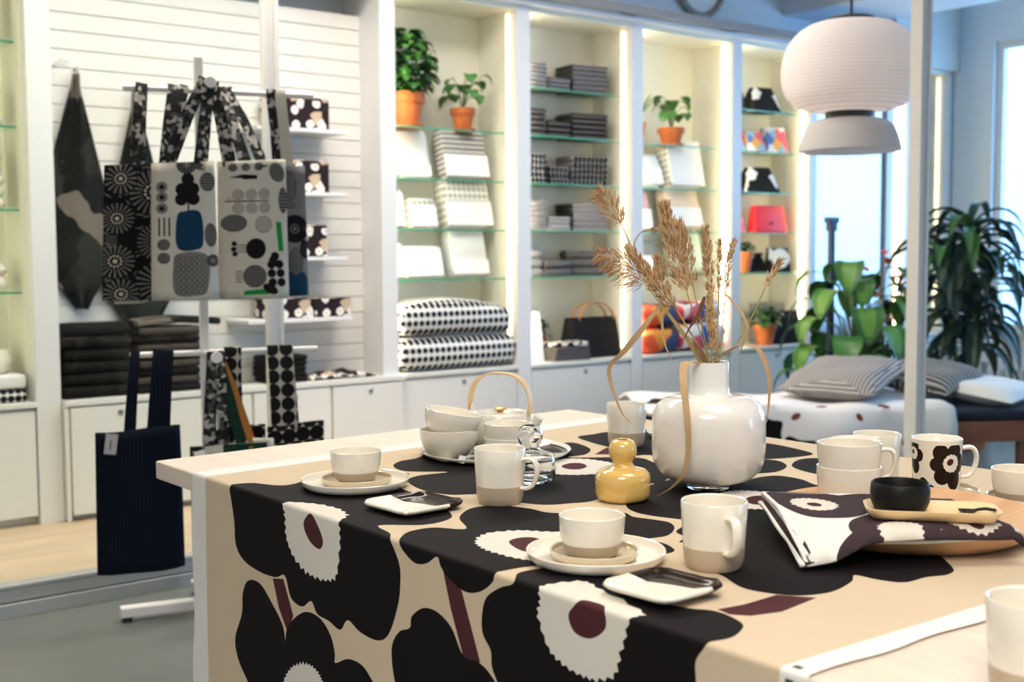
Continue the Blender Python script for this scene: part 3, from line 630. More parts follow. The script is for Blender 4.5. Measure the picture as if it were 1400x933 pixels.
def mug(label, x, y, z, R=.040, h=.083, ang=0, band=True, handle=True, group=None, mats=('glaze_cream', 'clay_beige'), body=None, name='mug'):
    t = thing(name, label, 'mug', (x, y, z), radians(ang), group)
    pr = mug_prof(R, h); mi = [1 if (band and k < 6) else 0 for k in range(len(pr) - 1)]
    build('body', body or G().lathe(pr, 48, mi=mi), list(mats), t)
    if handle:
        a = R * .955; P = [(a - .002, h * .80), (a + .010, h * .83), (a + .019, h * .80), (a + .0235, h * .68), (a + .0225, h * .52), (a + .017, h * .37), (a + .008, h * .30), (a - .003, h * .295)]
        Q = [(p[0], p[1]) for p in P]; fine = []
        for i in range(len(Q) - 1):
            for k in range(4): 
                b_, c_ = Vector(Q[i]), Vector(Q[i + 1]); a_ = Vector(Q[max(0, i - 1)]); d_ = Vector(Q[min(len(Q) - 1, i + 2)]); s_ = k / 4
                fine.append(.5 * (2 * b_ + (c_ - a_) * s_ + (2 * a_ - 5 * b_ + 4 * c_ - d_) * s_ ** 2 + (3 * b_ - a_ - 3 * c_ + d_) * s_ ** 3))
        fine.append(Vector(Q[-1])); rings = []
        for i, p in enumerate(fine):
            tg = (fine[min(i + 1, len(fine) - 1)] - fine[max(0, i - 1)]).normalized(); nn = Vector((-tg.y, tg.x))
            rings.append([(p.x + nn.x * .0036 * sin(q), .0062 * cos(q) * (1.25 if i in (0, len(fine) - 1) else 1), p.y + nn.y * .0036 * sin(q)) for q in [2 * pi * k / 12 for k in range(12)]])
        build('handle', G().loft(rings), mats[0], t)
    return t

# the two place settings at the front edge
plate('dinner_plate', 'cream plate at the left front edge of the table, under the sand saucer', 'plate', 1.012, 1.700, ZC, .088, .0155, 'glaze_cream', 'cream plates of the place settings')
plate('saucer', 'sand-coloured saucer on the cream plate nearest the table corner', 'saucer', 1.016, 1.703, ZC + .0045, .058, .0125, 'glaze_sand', 'sand saucers')
bowl('small_bowl', 'small cream bowl with beige base on the saucer nearest the table corner', 1.016, 1.705, ZC + .0090, .0415, .050, .027, .017, 'two-tone cream bowls on saucers')
plate('dinner_plate', 'cream plate at the front table edge behind the right two-tone dish', 'plate', .992, 1.096, ZC, .086, .0155, 'glaze_cream', 'cream plates of the place settings')
plate('saucer', 'sand-coloured saucer on the plate in front of the yellow vase', 'saucer', .988, 1.094, ZC + .0045, .055, .0125, 'glaze_sand', 'sand saucers')
bowl('small_bowl', 'small cream bowl with beige base on the saucer in front of the yellow vase', .984, 1.094, ZC + .0090, .0405, .050, .027, .017, 'two-tone cream bowls on saucers')

# square dishes, half cream, half dark
def square_dish(label, x, y, ang, s):
    H = s / 2; r = .022
    def rrd(u, v):                                    # distance inside the rounded square
        dx = max(abs(u) - (H - r), 0); dy = max(abs(v) - (H - r), 0)
        return r - math.hypot(dx, dy) if (dx or dy) else min(H - abs(u), H - abs(v))
    def mp(u, v):
        d = max(0, rrd(u, v)); lift = .0075 * max(0, 1 - d / .016) ** 2 + .006 * max(0, (u - H * .55) / H) * max(0, 1 - abs(v + H * .75) / .02)
        return (u, v, .0045 + lift)
    rim = []
    for qx, qy, a0 in ((H - r, H - r, 0), (-H + r, H - r, 90), (-H + r, -H + r, 180), (H - r, -H + r, 270)):
        rim += [(qx + r * cos(radians(a0 + 9 * k)), qy + r * sin(radians(a0 + 9 * k))) for k in range(11)]
    dark = [(-.004, H + .01), (.006, H * .55), (.016, 0), (.022, -H * .5), (.024, -H - .01), (H + .01, -H - .01), (H + .01, H + .01)]
    g = sheet('', -H, H, -H, H, s / 18, [(rim, 0), (dark, 1)], mp, None, keep=lambda u, v: rrd(u, v) > 0, ret=True)
    o = build('square_dish', g, ['glaze_cream', 'glaze_dark'], solid=.0044, angle=60, loc=(x, y, ZC), rot=(0, 0, radians(ang)))
    return tag(o, label, 'dish', 'half cream, half dark square dishes')
square_dish('square dish, half cream and half dark brown, beside the left place setting', .992, 1.500, 3, .114)
square_dish('square dish, half cream and half dark brown, at the front edge before the handled mug', .946, .936, 3, .106)

# mugs standing on the cloth
mug('cream mug with beige base left of the clear glass vase', 1.118, 1.452, ZC, .0395, .084, -62)
mug('cream mug with beige base in front of the white vase', 1.083, .985, ZC, .0400, .081, -112)
mug('cream mug with beige base behind the yellow vase', 1.650, 1.733, ZC, .0400, .083, 70)
mug('cream mug cut off by the photo edge on the bare wood at the near right', .978, .524, .7508, .0405, .085, 20)
plate('small_plate', 'small cream plate half hidden behind the tall white vase', 'plate', 1.812, 1.742, ZC, .070, .012, 'glaze_cream')

# big round plate with bowls, cups and teapot
o = plate('serving_plate', 'large dark-patterned round plate with cream rim holding the teapot and bowls', 'plate', 1.385, 1.812, ZC, .143, .012, None, foot=.7, mats=['glaze_cream', 'glaze_dark'])
me = o.data
for p in me.polygons:
    c = p.center; rr = math.hypot(c.x, c.y)
    if c.z > .0035 and .02 < rr < .137 and int(math.degrees(math.atan2(c.y, c.x)) // 12) % 5 != 0: p.material_index = 1
bowl('breakfast_bowl', 'cream bowl standing on the big plate, carrying the tilted one', 1.285, 1.822, ZC + .0045, .0540, .052, .026, group='bowls stacked beside the teapot')
bowl('breakfast_bowl', 'cream bowl tilted on top of the other beside the teapot', 1.286, 1.821, ZC + .038, .0535, .052, .026, group='bowls stacked beside the teapot', rot=(0, radians(10), radians(-38)))
bowl('cup', 'lower of two stacked cream cups in front of the teapot', 1.338, 1.712, ZC + .0045, .0440, .044, .030, group='cups stacked before the teapot')
bowl('cup', 'upper of two stacked cream cups in front of the teapot', 1.338, 1.712, ZC + .0300, .0436, .044, .030, group='cups stacked before the teapot')
for x, y, a, lab in ((1.268, 1.862, 40, 'small white folded price card left of the stacked bowls'), (1.268, 1.752, 10, 'small white folded price card right of the stacked bowls')):
    g = G(); g.ribbon([(-.009, 0, 0), (-.002, 0, .012), (.005, 0, 0)], .017, .0008, (0, 1, 0)); o = build('price_card', g, 'tag_white', loc=(x, y, ZC + .0052), rot=(0, 0, radians(a)), smooth=False); tag(o, lab, 'card', 'price cards on the big plate')

tp = thing('teapot', 'cream teapot with a bent wooden handle and gold lid knob', 'teapot', (1.440, 1.868, ZC + .0045), radians(-64))
pr = [(0, .001), (.044, .001), (.047, 0), (.052, .004), (.0585, .020), (.0610, .040), (.0605, .056), (.0585, .064), (.0570, .0655), (.0545, .0640), (.0540, .058), (0, .057)]
build('body', G().lathe(pr, 48), 'glaze_cream', tp)
build('lid', G().lathe([(0, .0585), (.0525, .0585), (.053, .0615), (.050, .0635), (.030, .0655), (0, .0665)], 48), 'glaze_cream', tp)
build('lid_knob', G().lathe([(0, .0665), (.006, .0665), (.007, .070), (.0125, .0705), (.0125, .0735), (.008, .0755), (0, .076)], 24), 'knob_gold', tp)
for sx in (-1, 1):
    g = G(); g.loft([[(sx * (.0585 + k * .0035), -.011 + .022 * f, z) for f, z in ((0, .052), (.12, .072), (.35, .082), (.65, .082), (.88, .072), (1, .052))] for k in (0, 1)]); e = build('handle_lug', g, 'glaze_cream', tp, bevel=.001)
    g = G(); g.M = Matrix.Translation((sx * .0625, 0, .073)) @ Matrix.Rotation(radians(90 * sx), 4, 'Y'); g.lathe([(0, 0), (.003, 0), (.003, .0015), (0, .0018)], 12); build('screw', g, 'lock_metal', e)
P = []
for k in range(25):
    a = pi * k / 24; P.append((-.0665 * math.copysign(abs(cos(a)) ** .75, cos(a)), 0, .066 + .076 * abs(sin(a)) ** .75))
build('handle', G().ribbon(P, .019, .0035, (0, 1, 0)), 'bent_wood', tp, angle=60)
g = G(); g.tube([(.056, 0, .030), (.068, 0, .037), (.077, 0, .049), (.083, 0, .060)], [.015, .0115, .009, .0095], 16, cap=True); build('spout', g, 'glaze_cream', tp)

# flower-shaped glass vases
def bulb_vase(mt, x, y, label, clear):
    pr = [(0, .002), (.028, .002), (.031, 0), (.0375, .002), (.0415, .007), (.0425, .013), (.0425, .033), (.0412, .041), (.036, .047), (.028, .0495), (.021, .051), (.0168, .054), (.0152, .058), (.0160, .0615), (.0195, .066), (.0213, .072), (.0215, .078), (.0205, .085), (.0175, .0905), (.0125, .0935), (.0115, .0937)]
    if clear: inn = [(.0100, .0925), (.0155, .0885), (.0183, .084), (.0193, .078), (.0191, .072), (.0174, .0676), (.0140, .063), (.0130, .058), (.0146, .0535), (.0195, .0492), (.028, .0472), (.0348, .0448), (.0390, .040), (.0402, .033), (.0402, .013), (.0385, .0085), (.033, .0062), (0, .0058)]
    else: inn = [(.0100, .0925), (.0155, .0885), (.0183, .084), (.0160, .070), (0, .066)]
    o = build('flower_vase', G().lathe(pr + inn, 48), mt, loc=(x, y, ZC)); return tag(o, label, 'vase', 'flower-shaped glass vases')
bulb_vase('clear_glass', 1.262, 1.556, 'clear glass flower-shaped vase behind the mug handle', True)
bulb_vase('vase_yellow', 1.274, 1.346, 'opaque yellow flower-shaped vase in the middle of the table', False)

VX, VY = 1.452, 1.334
vt = thing('vase', 'big round white glass vase with a short neck, holding dried grasses', 'vase', (VX, VY, ZC))
pr = [(0, .008), (.030, .0075), (.038, .0085), (.055, .0115), (.070, .0175), (.082, .029), (.0885, .044), (.0908, .061), (.0910, .085), (.0908, .110), (.0885, .123), (.082, .1355), (.071, .1440), (.055, .1485), (.040, .1500), (.0355, .151), (.0333, .154), (.0325, .165), (.0325, .200), (.0318, .2035), (.0308, .2025), (.0305, .165), (.0300, .120), (0, .118)]
build('body', G().lathe(pr, 64), 'vase_white', vt)
build('foot', G().lathe([(0, .001), (.030, .001), (.033, 0), (.037, .0005), (.0375, .003), (.034, .0105), (.028, .0075), (0, .0078)], 48), 'clear_glass', vt)

# ------------------------------------------------------------------ dried grasses (laid out in a plane across the vase, in millimetres from its mouth)
RV, FV = Vector((.786, -.618, 0)), Vector((.618, .786, 0)); MOUTH = Vector((VX, VY, ZC + .200))
def at(px, pz, d=0): return MOUTH + RV * (px * .001) + Vector((0, 0, pz * .001)) + FV * (d * .001)
def curve(P, n=6):
    P = [Vector(p) for p in P]; out = []
    for i in range(len(P) - 1):
        a, b, c, d = P[max(0, i - 1)], P[i], P[i + 1], P[min(len(P) - 1, i + 2)]
        for k in range(n): s = k / n; out.append(.5 * (2 * b + (c - a) * s + (2 * a - 5 * b + 4 * c - d) * s * s + (3 * b - a - 3 * c + d) * s ** 3))
    return out + [P[-1]]
def spikelet(g, p, d, L, w, mi):
    d = d.normalized(); u = d.orthogonal().normalized(); v = d.cross(u); q = p + d * L * .4
    g.add([p, q + u * w, q + v * w, q - u * w, q - v * w, p + d * L], [(0, 1, 2), (0, 2, 3), (0, 3, 4), (0, 4, 1), (5, 2, 1), (5, 3, 2), (5, 4, 3), (5, 1, 4)], mi)
def reed(label, stem, plume, width, n, L, dark=.3, droop=0, leaf=None, spread=.6, thin=.0012):
    """stem and plume: points (x mm, z mm, depth mm); plume runs from its base to its tip"""
    t = thing('dried_grass', label, 'dried grass', tuple(MOUTH - Vector((0, 0, .12))), group='dried grasses in the white vase'); inv = Matrix.Translation(-t.location)
    pts = [at(*p) for p in stem]; root = MOUTH + (pts[0] - MOUTH) * .25 - Vector((0, 0, .078)); root.x = VX + (root.x - VX) * .4; root.y = VY + (root.y - VY) * .4
    path = curve([root] + pts, 5); g = G(); g.M = inv; g.tube(path, [.0016 - .0006 * i / len(path) for i in range(len(path))], 6); build('stalk', g, 'dry_stem', t)
    if plume:
        ax = curve([at(*p) for p in plume], 6); g = G(); g.M = inv; g.tube(ax, [.0009] * len(ax), 5)
        for k in range(int(n * 1.5)):
            s = random.random() ** .85; i = s * (len(ax) - 1.001); a = ax[int(i)].lerp(ax[int(i) + 1], i - int(i)); tg = (ax[int(i) + 1] - ax[int(i)]).normalized()
            off = Vector((random.gauss(0, 1), random.gauss(0, 1), random.gauss(0, 1))); off = (off - tg * off.dot(tg)).normalized()
            prof = 1.25 * width * (.35 + .65 * sin(pi * min(1, .18 + s * .85))) * (1 - s * .25) * .001 * random.uniform(.2, 1)
            p = a + off * prof * .8 + tg * prof * .6; d = tg + off * spread * random.uniform(.4, 1.2) + Vector((0, 0, -droop * random.random()))
            spikelet(g, p, d, L * .0013 * random.uniform(.6, 1.2), thin, 1 if random.random() < dark else 0)
        build('plume', g, ['dry_plume', 'dry_plume_dark'], t, smooth=False)
    for lf in leaf or []:
        P, w, tw, dk = lf; path = curve([at(*p) for p in P], 7); n_ = len(path); g = G(); g.M = inv
        wid = [max(.0006, w * .0013 * min(1, .35 + 3 * i / (n_ - 1)) * (1 - i / (n_ - 1)) ** .72) for i in range(n_)]
        sd = [RV * cos(tw[0] + (tw[1] - tw[0]) * i / n_) + FV * sin(tw[0] + (tw[1] - tw[0]) * i / n_) for i in range(n_)]
        g.ribbon(path, wid, .0006, sd); build('leaf', g, 'dry_leaf_dark' if dk else 'dry_leaf', t, angle=70)
    return t
reed('dried grass with the feathery plume reaching highest on the far left', [(-14, 4), (-62, 78, 8), (-115, 172, 14), (-137, 220, 16)], [(-137, 218, 16), (-150, 240, 18), (-160, 258, 20), (-172, 272, 22)], 17, 150, 15, .35, .35, spread=.9, thin=.0009)
reed('dried grass whose dark plume droops to the far left, lower than the feathery one', [(-16, 3), (-72, 86, -6), (-100, 125, -10)], [(-100, 125, -10), (-120, 145, -12), (-142, 162, -14), (-172, 176, -16)], 26, 200, 17, .75, 1.3,
     leaf=[([(-80, 94, -6), (-105, 62, -14), (-138, 22, -18), (-160, -1, -18), (-159, -28, -16), (-150, -55, -16), (-140, -78, -14), (-126, -94, -12)], 10, (.2, 1.0), False)], spread=1.0, thin=.0009)
reed('dried grass with a thick slanting plume left of the tallest one', [(-4, 4), (-30, 50, 4), (-58, 98, 6)], [(-52, 90, 6), (-84, 124, 8), (-106, 156, 10), (-126, 184, 10)], 11, 260, 10, .3, .1,
     leaf=[([(-78, 105, 6), (-76, 72, 0), (-72, 34, -6), (-60, 6, -10)], 5, (0, .5), False)])
reed('tallest dried grass, a dense tan plume above the vase mouth', [(-2, 4), (-18, 60, -4), (-38, 118, -6)], [(-36, 112, -6), (-52, 160, -8), (-62, 205, -8), (-74, 250, -8)], 17, 420, 11, .3, .05)
reed('dried grass with a narrower plume just right of the tallest', [(0, 4), (-14, 70, 2), (-26, 128, 4)], [(-25, 124, 4), (-34, 165, 6), (-40, 195, 6), (-48, 224, 6)], 11, 230, 10, .35, .05)
reed('dried grass with a pale wispy plume behind the tallest', [(-6, 4), (-40, 70, 14), (-62, 110, 20)], [(-60, 105, 20), (-72, 130, 22), (-76, 150, 22), (-80, 168, 22)], 12, 150, 9, .1, .1)
reed('upright dried grass with a slim spike, right of the tall plumes', [(4, 4), (4, 60, 0), (2, 112, 0)], [(2, 108, 0), (0, 145, 0), (-4, 180, 0), (-7, 214, 0)], 8, 170, 9, .4, 0,
     leaf=[([(-8, 108, -6), (-18, 82, -8), (-34, 56, -10), (-44, 36, -10)], 9, (.4, 1.2), True), ([(6, 116, -4), (26, 110, -8), (48, 84, -12), (59, 58, -14), (54, 38, -14), (46, 14, -12)], 10, (1.2, .4), False)])
reed('dried grass with a fuzzy tail-like head low over the vase mouth', [(9, 4), (8, 22, -8)], [(8, 20, -8), (4, 50, -10), (-1, 84, -10), (0, 116, -10)], 7, 420, 6, .15, 0)
reed('thin dried grass with a sparse spike, second from the right', [(12, 4), (15, 70, 6), (17, 122, 8)], [(17, 118, 8), (18, 150, 8), (18, 172, 8), (17, 194, 8)], 4, 60, 8, .4, 0)
reed('thin dried grass with a sparse spike leaning right at the top', [(16, 4), (24, 70, 10), (28, 120, 12)], [(28, 116, 12), (32, 150, 12), (36, 174, 12), (41, 194, 12)], 4, 60, 8, .4, 0)
reed('dried grass on a thin bare stem leaning far right', [(14, 2), (46, 34, 0), (72, 84, -4), (88, 122, -6)], [(87, 120, -6), (96, 140, -6), (104, 152, -6), (112, 164, -6)], 5, 46, 9, .7, 0)
reed('fine dried grass curling left with a small nodding seed head', [(-10, 3), (-70, 92, 18), (-112, 160, 24), (-118, 190, 24), (-108, 210, 24), (-92, 216, 24)], [(-94, 216, 24), (-84, 215, 24), (-74, 212, 24)], 3, 30, 8, .6, .2)
reed('broad dried leaf stalk arching over the front and right of the vase', [(-2, 3), (-8, 10, -6)], None, 0, 0, 0,
     leaf=[([(-16, 1, -20), (-30, 6, -36), (-46, 3, -50), (-51, -20, -72), (-49, -70, -96), (-47, -118, -100), (-54, -158, -102), (-72, -182, -98), (-92, -195.5, -92)], 13, (.0, .35), False),
           ([(-2, 2, -6), (16, 14, -14), (44, 30, -22), (72, 26, -28), (88, -8, -30), (92, -40, -28), (89, -92, -24)], 14, (1.0, .1), False), ([(-6, 3, -8), (-20, 30, -12), (-36, 46, -14)], 9, (.3, 1.4), True)])

# ------------------------------------------------------------------ right-hand group: platter, folded cloth, tray, printed mug
PX, PY, PR = 1.428, .958, .180
o = build('round_platter', G().lathe([(0, 0), (.140, 0), (.153, .002), (.172, .014), (PR, .0255), (PR - .001, .028), (PR - .006, .0275), (PR - .014, .0245), (.150, .0215), (0, .021)], 72), 'platter_wood', loc=(PX, PY, ZC)); tag(o, 'large round wooden platter at the right, half covered by a folded cloth', 'platter')
for k, lab in ((0, 'lower of two nested cream bowls on the wooden platter'), (1, 'upper of two nested cream bowls on the wooden platter')):
    bowl('serving_bowl', lab, 1.440, 1.054, ZC + .0215 + k * .0335, .0450 - .0005 * k, .052, .034, group='bowls nested on the platter')

tw = thing('folded_cloth', 'folded dark flower-print cloth lying over the platter edge', 'cloth', (1.29, .88, ZC))
CQ = [Vector(p) for p in ((1.302, 1.098), (1.470, .895), (1.378, .752), (1.150, .900))]      # back left, back right, front right, front left
def towel_map(k):
    def f(u, v):
        p = CQ[0].lerp(CQ[1], u).lerp(CQ[3].lerp(CQ[2], u), v); sh = .006 * k
        p = p + Vector((-.008, -.004)) * (3 - k) * max(0, 1 - u * 4) * (1 if k % 2 else -.4)
        d = math.hypot(p.x - PX, p.y - PY) - PR; s = min(1, max(0, 1 - d / .11)); s = s * s * (3 - 2 * s); e_ = min(1, max(0, (u - .06) / .26)); s = max(s, e_ * e_ * (3 - 2 * e_))
        z = ZC + .004 + .0275 * s + .0052 * k + .0015 * sin(u * 9 + k) * s
        if k == 3: z -= .013 * max(0, (v - .90) / .10) ** 2 + .010 * max(0, (u - .95) / .05) ** 2 
        return (p.x - 1.29, p.y - .88, z - ZC)
    return f
E_ = ell
pl = [(catmull([(.02, .02), (.30, -.02), (.45, .2), (.42, .5), (.30, .66), (.12, .62), (.03, .40)]), 1), (catmull([(.33, .1), (.60, .0), (.70, .3), (.52, .44), (.38, .36)]), 1), (catmull([(.24, .80), (.40, .60), (.60, .62), (.62, 1.05), (.3, 1.05)]), 1),
      (catmull([(.62, .5), (.80, .35), (1.02, .5), (1.02, 1.05), (.66, 1.05)]), 1), (catmull([(.22, .90), (.5, .84), (.9, .84), (1.04, .9), (1.04, 1.06), (.2, 1.06)]), 1), (catmull([(.74, -.05), (1.05, -.05), (1.05, .3), (.85, .28)]), 1), (frill(E_(.20, .30, .11, .17), .02, 40), 2), (E_(.20, .31, .035, .055), 3),
      (frill(E_(.44, .95, .10, .13), .02, 40), 2), (frill(E_(.80, .86, .12, .12), .02, 40), 2), (E_(.80, .90, .035, .05), 3), ([(.0, .0), (.018, 0), (.018, 1), (0, 1)], 0)]
for k in range(4):
    sheet('top_layer' if k == 3 else 'fold_layer', 0, 1 if k == 3 else .985, 0, 1 if k == 3 else .945, .05, pl if k == 3 else [([(.02, .0), (.06, 0), (.06, 1), (.02, 1)], 1)], towel_map(k), ['cloth_white', 'cloth_aubergine', 'cloth_cream', 'cloth_maroon'], tw, solid=.004)

def rrect(sx, sy, r, n=6):
    out = []
    for qx, qy, a0 in ((sx / 2 - r, sy / 2 - r, 0), (-sx / 2 + r, sy / 2 - r, 90), (-sx / 2 + r, -sy / 2 + r, 180), (sx / 2 - r, -sy / 2 + r, 270)):
        out += [(qx + r * cos(radians(a0 + 90 * k / n)), qy + r * sin(radians(a0 + 90 * k / n))) for k in range(n + 1)]
    return out
TZ = ZC + .050
g = G(); rings = [[(x, y, z) for x, y in rrect(sx, sy, r)] for sx, sy, r, z in ((.145, .062, .014, 0), (.158, .076, .020, .008), (.160, .078, .021, .0120), (.157, .075, .019, .0125), (.150, .068, .016, .009), (.138, .056, .012, .005))]
g.loft(rings); o = build('small_tray', g, 'tray_wood', loc=(1.330, .851, TZ), rot=(0, radians(0), radians(-50)), angle=50); tag(o, 'small oblong pale wooden tray on the folded cloth', 'tray')
o = build('sauce_bowl', G().lathe([(0, 0), (.026, 0), (.031, .003), (.0355, .014), (.036, .026), (.0350, .0355), (.0335, .037), (.0320, .035), (.0325, .02), (.028, .007), (0, .005)], 40), 'glaze_black', loc=(1.304, .878, TZ + .0052)); tag(o, 'small black bowl on the small wooden tray', 'bowl')
g = G(); g.loft([[(x, w * cos(a), z + h * sin(a)) for a in [2 * pi * k / 10 for k in range(10)]] for x, w, h, z in ((-.020, .002, .001, .004), (-.017, .006, .002, .003), (-.010, .009, .0025, .0028), (-.002, .007, .0025, .003), (.003, .0035, .002, .0055), (.012, .003, .002, .007), (.022, .0036, .002, .006), (.024, .001, .001, .006))])
o = build('salt_spoon', g, 'glaze_black', loc=(1.362, .810, TZ + .0052), rot=(0, 0, radians(-62))); tag(o, 'tiny black spoon lying on the small wooden tray', 'spoon')

plate('saucer', 'glossy pale saucer under the flower-print mug', 'saucer', 1.672, 1.062, ZC, .064, .0135, 'glaze_sand')
R_, H_ = .0385, .086
def mug_print():
    L2 = []
    for cx, cz, k in ((-.050, .046, 1.12), (-.116, .058, .80), (.022, .044, .95), (.088, .050, .95)):
        for dx, dz, rx, rz in ((-.013, .019, .011, .012), (.008, .021, .012, .011), (.019, .004, .011, .013), (.009, -.018, .012, .015), (-.010, -.013, .012, .012), (-.018, .003, .010, .010), (0, 0, .016, .020)): L2.append((E_(cx + dx * k, cz + dz * k, rx * k, rz * k), 1))
        L2.append((frill(E_(cx + .003, cz + .005, .0125 * k, .0125 * k), .0016, 26), 0)); L2.append((E_(cx + .001, cz + .007, .0055 * k, .0045 * k, rot=.5), 2))
    for cx, cz in ((-.090, .018), (-.012, .070), (.055, .018), (.118, .020)): L2 += [(E_(cx, cz, .007, .011, rot=.6), 1), (E_(cx + .009, cz - .006, .008, .006), 1)]
    return L2
def mug_wall(u, v):
    a = u / R_; r = R_ * (.90 + .10 * (v / H_)) if v > .004 else R_ * .86
    return (r * cos(a), r * sin(a), v)
def printed_mug(label, x, y, z, ang):
    P2 = [(p, m) for p, m in mug_print()]
    g = sheet('', -pi * R_, pi * R_, .004, H_ - .001, .008, [([(u, min(.079, max(.006, v))) for u, v in p], m) for p, m in P2], mug_wall, None, ret=True)
    g.lathe([(R_ * 1.0 - .0001, H_ - .001), (R_ - .0010, H_ + .0004), (R_ - .0026, H_ - .0008), (R_ - .006, H_ * .5), (R_ * .78, .012), (0, .006)], 48, cap=False)
    g.lathe([(0, .001), (R_ * .76, .001), (R_ * .78, 0), (R_ * .82, .0005), (R_ * .905, .004)], 48, cap=False)
    t = thing('mug', label, 'mug', (x, y, z), radians(ang), 'white mugs with dark flower print')
    build('body', g, ['glaze_cream', 'glaze_dark', 'cloth_maroon'], t, angle=70)
    tmp = mug('x', 0, 0, 0, R_, H_, 0); hd = [c for c in tmp.children if c.name.startswith('handle')][0]; hd.parent = t
    for c in list(tmp.children): bpy.data.objects.remove(c)
    bpy.data.objects.remove(tmp)
    # turn the printed face: handle sits at local +X
    return t
printed_mug('mug with bold dark flower print standing on the pale saucer', 1.672, 1.062, ZC + .0045, -42)
printed_mug('mug with dark flower print half hidden behind the nested bowls', 1.588, 1.152, ZC, -52)
mug('plain cream cup between the two flower-print mugs', 1.700, 1.190, ZC, .0385, .080, 60, band=False)
plate('dinner_plate', 'cream plate at the right photo edge beyond the platter', 'plate', 1.715, .920, ZC, .072, .0155, 'glaze_cream', 'cream plates of the place settings')
plate('saucer', 'sand-coloured saucer beyond the platter at the right photo edge', 'saucer', 1.700, .930, ZC + .0045, .056, .0125, 'glaze_sand', 'sand saucers')
bowl('small_bowl', 'small cream bowl with beige base beyond the platter at the right photo edge', 1.690, .935, ZC + .0090, .0405, .048, .027, .015, 'two-tone cream bowls on saucers')

# ------------------------------------------------------------------ goods on the shelves
ORD = ('top', 'second', 'third', 'fourth', 'fifth')
def towel_stack(x, y, z, sx, sy, sz, n, m, rz, label, group, em=None):
    o0 = None
    for k in range(n):
        loc = (x + random.uniform(-.003, .003), y + random.uniform(-.003, .003), z + k * sz); a = radians(rz + random.uniform(-1.5, 1.5))
        if o0 is None:
            o0 = build('folded_towel', G().slab(sx, sy, sz * .97, emi=1), [m, em or m], loc=loc, rot=(0, 0, a)); tag(o0, label, 'towel', group)
        else: dup(o0, loc, a, label, group)
NM = {'grey_stripe': 'pale striped', 'dark_plaid': 'dark checked', 'dot_towel': 'black-and-white dotted', 'white_stripe': 'white striped'}
for z, m, word, L_, M_, R_s in ((1.982, 'grey_stripe', 'pale grey striped folded towel, {} stack, top glass shelf of towel bay', (6, .022), (3, .022), (6, .025)),
                          (1.740, 'dark_plaid', 'dark checked folded towel, {} stack, second glass shelf of towel bay', (5, .028), (3, .029), (5, .0275)),
                          (1.497, 'dot_towel', 'black-and-white dotted folded towel, {} stack, third glass shelf of towel bay', (5, .031), (3, .031), (5, .031)),
                          (1.255, 'white_stripe', 'white striped folded towel, {} stack, fourth glass shelf of towel bay', (6, .026), (3, .024), (6, .0245))):
    for pos, x, sx, (n, sz), rz, sy in (('left', 3.985, .165, L_, 0, .19), ('low middle', 4.165, .155, M_, 0, .16), ('right', 4.395, .235, R_s, -8, .17)):
        towel_stack(x, 4.96 if pos != 'right' else 4.965, z + .0003, sx, sy, sz, n, m, rz, word.format(pos), f'towels in the {pos} stack, ' + word.split(' folded')[0], ('fold_mid' if m == 'dot_towel' else 'fold_dark') if pos == 'right' else None)
for x, sx, n, sz, rz, m, lab in ((3.985, .15, 3, .048, 0, 'pale_terry', 'thick pale grey terry towel in the left stack on the lowest towel shelf'), (4.160, .185, 2, .043, 0, 'grey_terry', 'thick grey terry towel in the low middle pile on the lowest glass shelf'), (4.40, .22, 3, .046, -27, 'grey_terry', 'thick grey terry towel in the right stack on the lowest glass shelf')):
    towel_stack(x, 4.965, 1.0143, sx, .16, sz, n, m, rz, lab, 'terry towels: ' + lab.split(' on the')[0])

def pack(x, y, z, w, h, d, m, label, card=.45, lean=-12, rz=0, cardm='card_white', name='bedding_pack'):
    t = thing(name, label, 'bedding pack', (x, y, z), radians(rz), 'leaning bedding packs'); t.rotation_euler = (radians(lean), 0, radians(rz))
    g = G(); g.M = Matrix.Translation((0, -d / 2, 0)); g.slab(w, d, h, r=d * .35); build('textile', g, m, t)
    if card: build('card', G().box(-w * .49, w * .49, -d - .003, -d - .0005, .004, h * card), cardm, t, smooth=False)
    return t
YP = 4.99
pack(3.150, YP, 1.4973, .10, .20, .07, 'white_stripe', 'striped linen pack at the left end of the second shelf, below the big potted plant')
pack(3.300, YP, 1.4973, .185, .235, .06, 'white_linen', 'white linen pack with grey stripes, between two packs under the plant shelf', .25)
pack(3.590, YP, 1.4973, .27, .250, .09, 'white_stripe', 'wide striped linen pack with white card, right side under the small plant')
pack(3.170, YP, 1.2553, .14, .19, .06, 'dot_towel', 'dotted linen pack with white card at the left of the third shelf, first plant bay', .9)
pack(3.335, YP - .02, 1.2553, .155, .145, .06, 'wave_linen', 'small wave-patterned linen pack in the middle of the third shelf', .75)
pack(3.605, YP, 1.2553, .285, .250, .09, 'wave_linen', 'wide wave-patterned linen pack with white card, right side of the third shelf', .5)
pack(3.160, YP, 1.0143, .14, .180, .06, 'white_linen', 'plain white pack at the left of the shelf above the dotted duvets', .9)
pack(3.340, YP - .02, 1.0143, .21, .155, .06, 'white_linen', 'low white pack in the middle of the shelf above the dotted duvets', .9)
pack(3.610, YP, 1.0143, .22, .245, .09, 'white_linen', 'tall white pack on the right of the shelf above the dotted duvets', .3)
pack(4.835, YP - .01, 1.4973, .26, .185, .08, 'white_linen', 'white pack at the left of the shelf below the thin-leaved pot', .55, -18)
pack(5.150, YP, 1.4973, .27, .270, .10, 'wave_linen', 'big white pack with patterned side, below the right small plant', .98, -12)
pack(4.800, YP, 1.2553, .17, .225, .08, 'pink_linen', 'pink pack with white card, left side of the third shelf behind the grasses', .5)
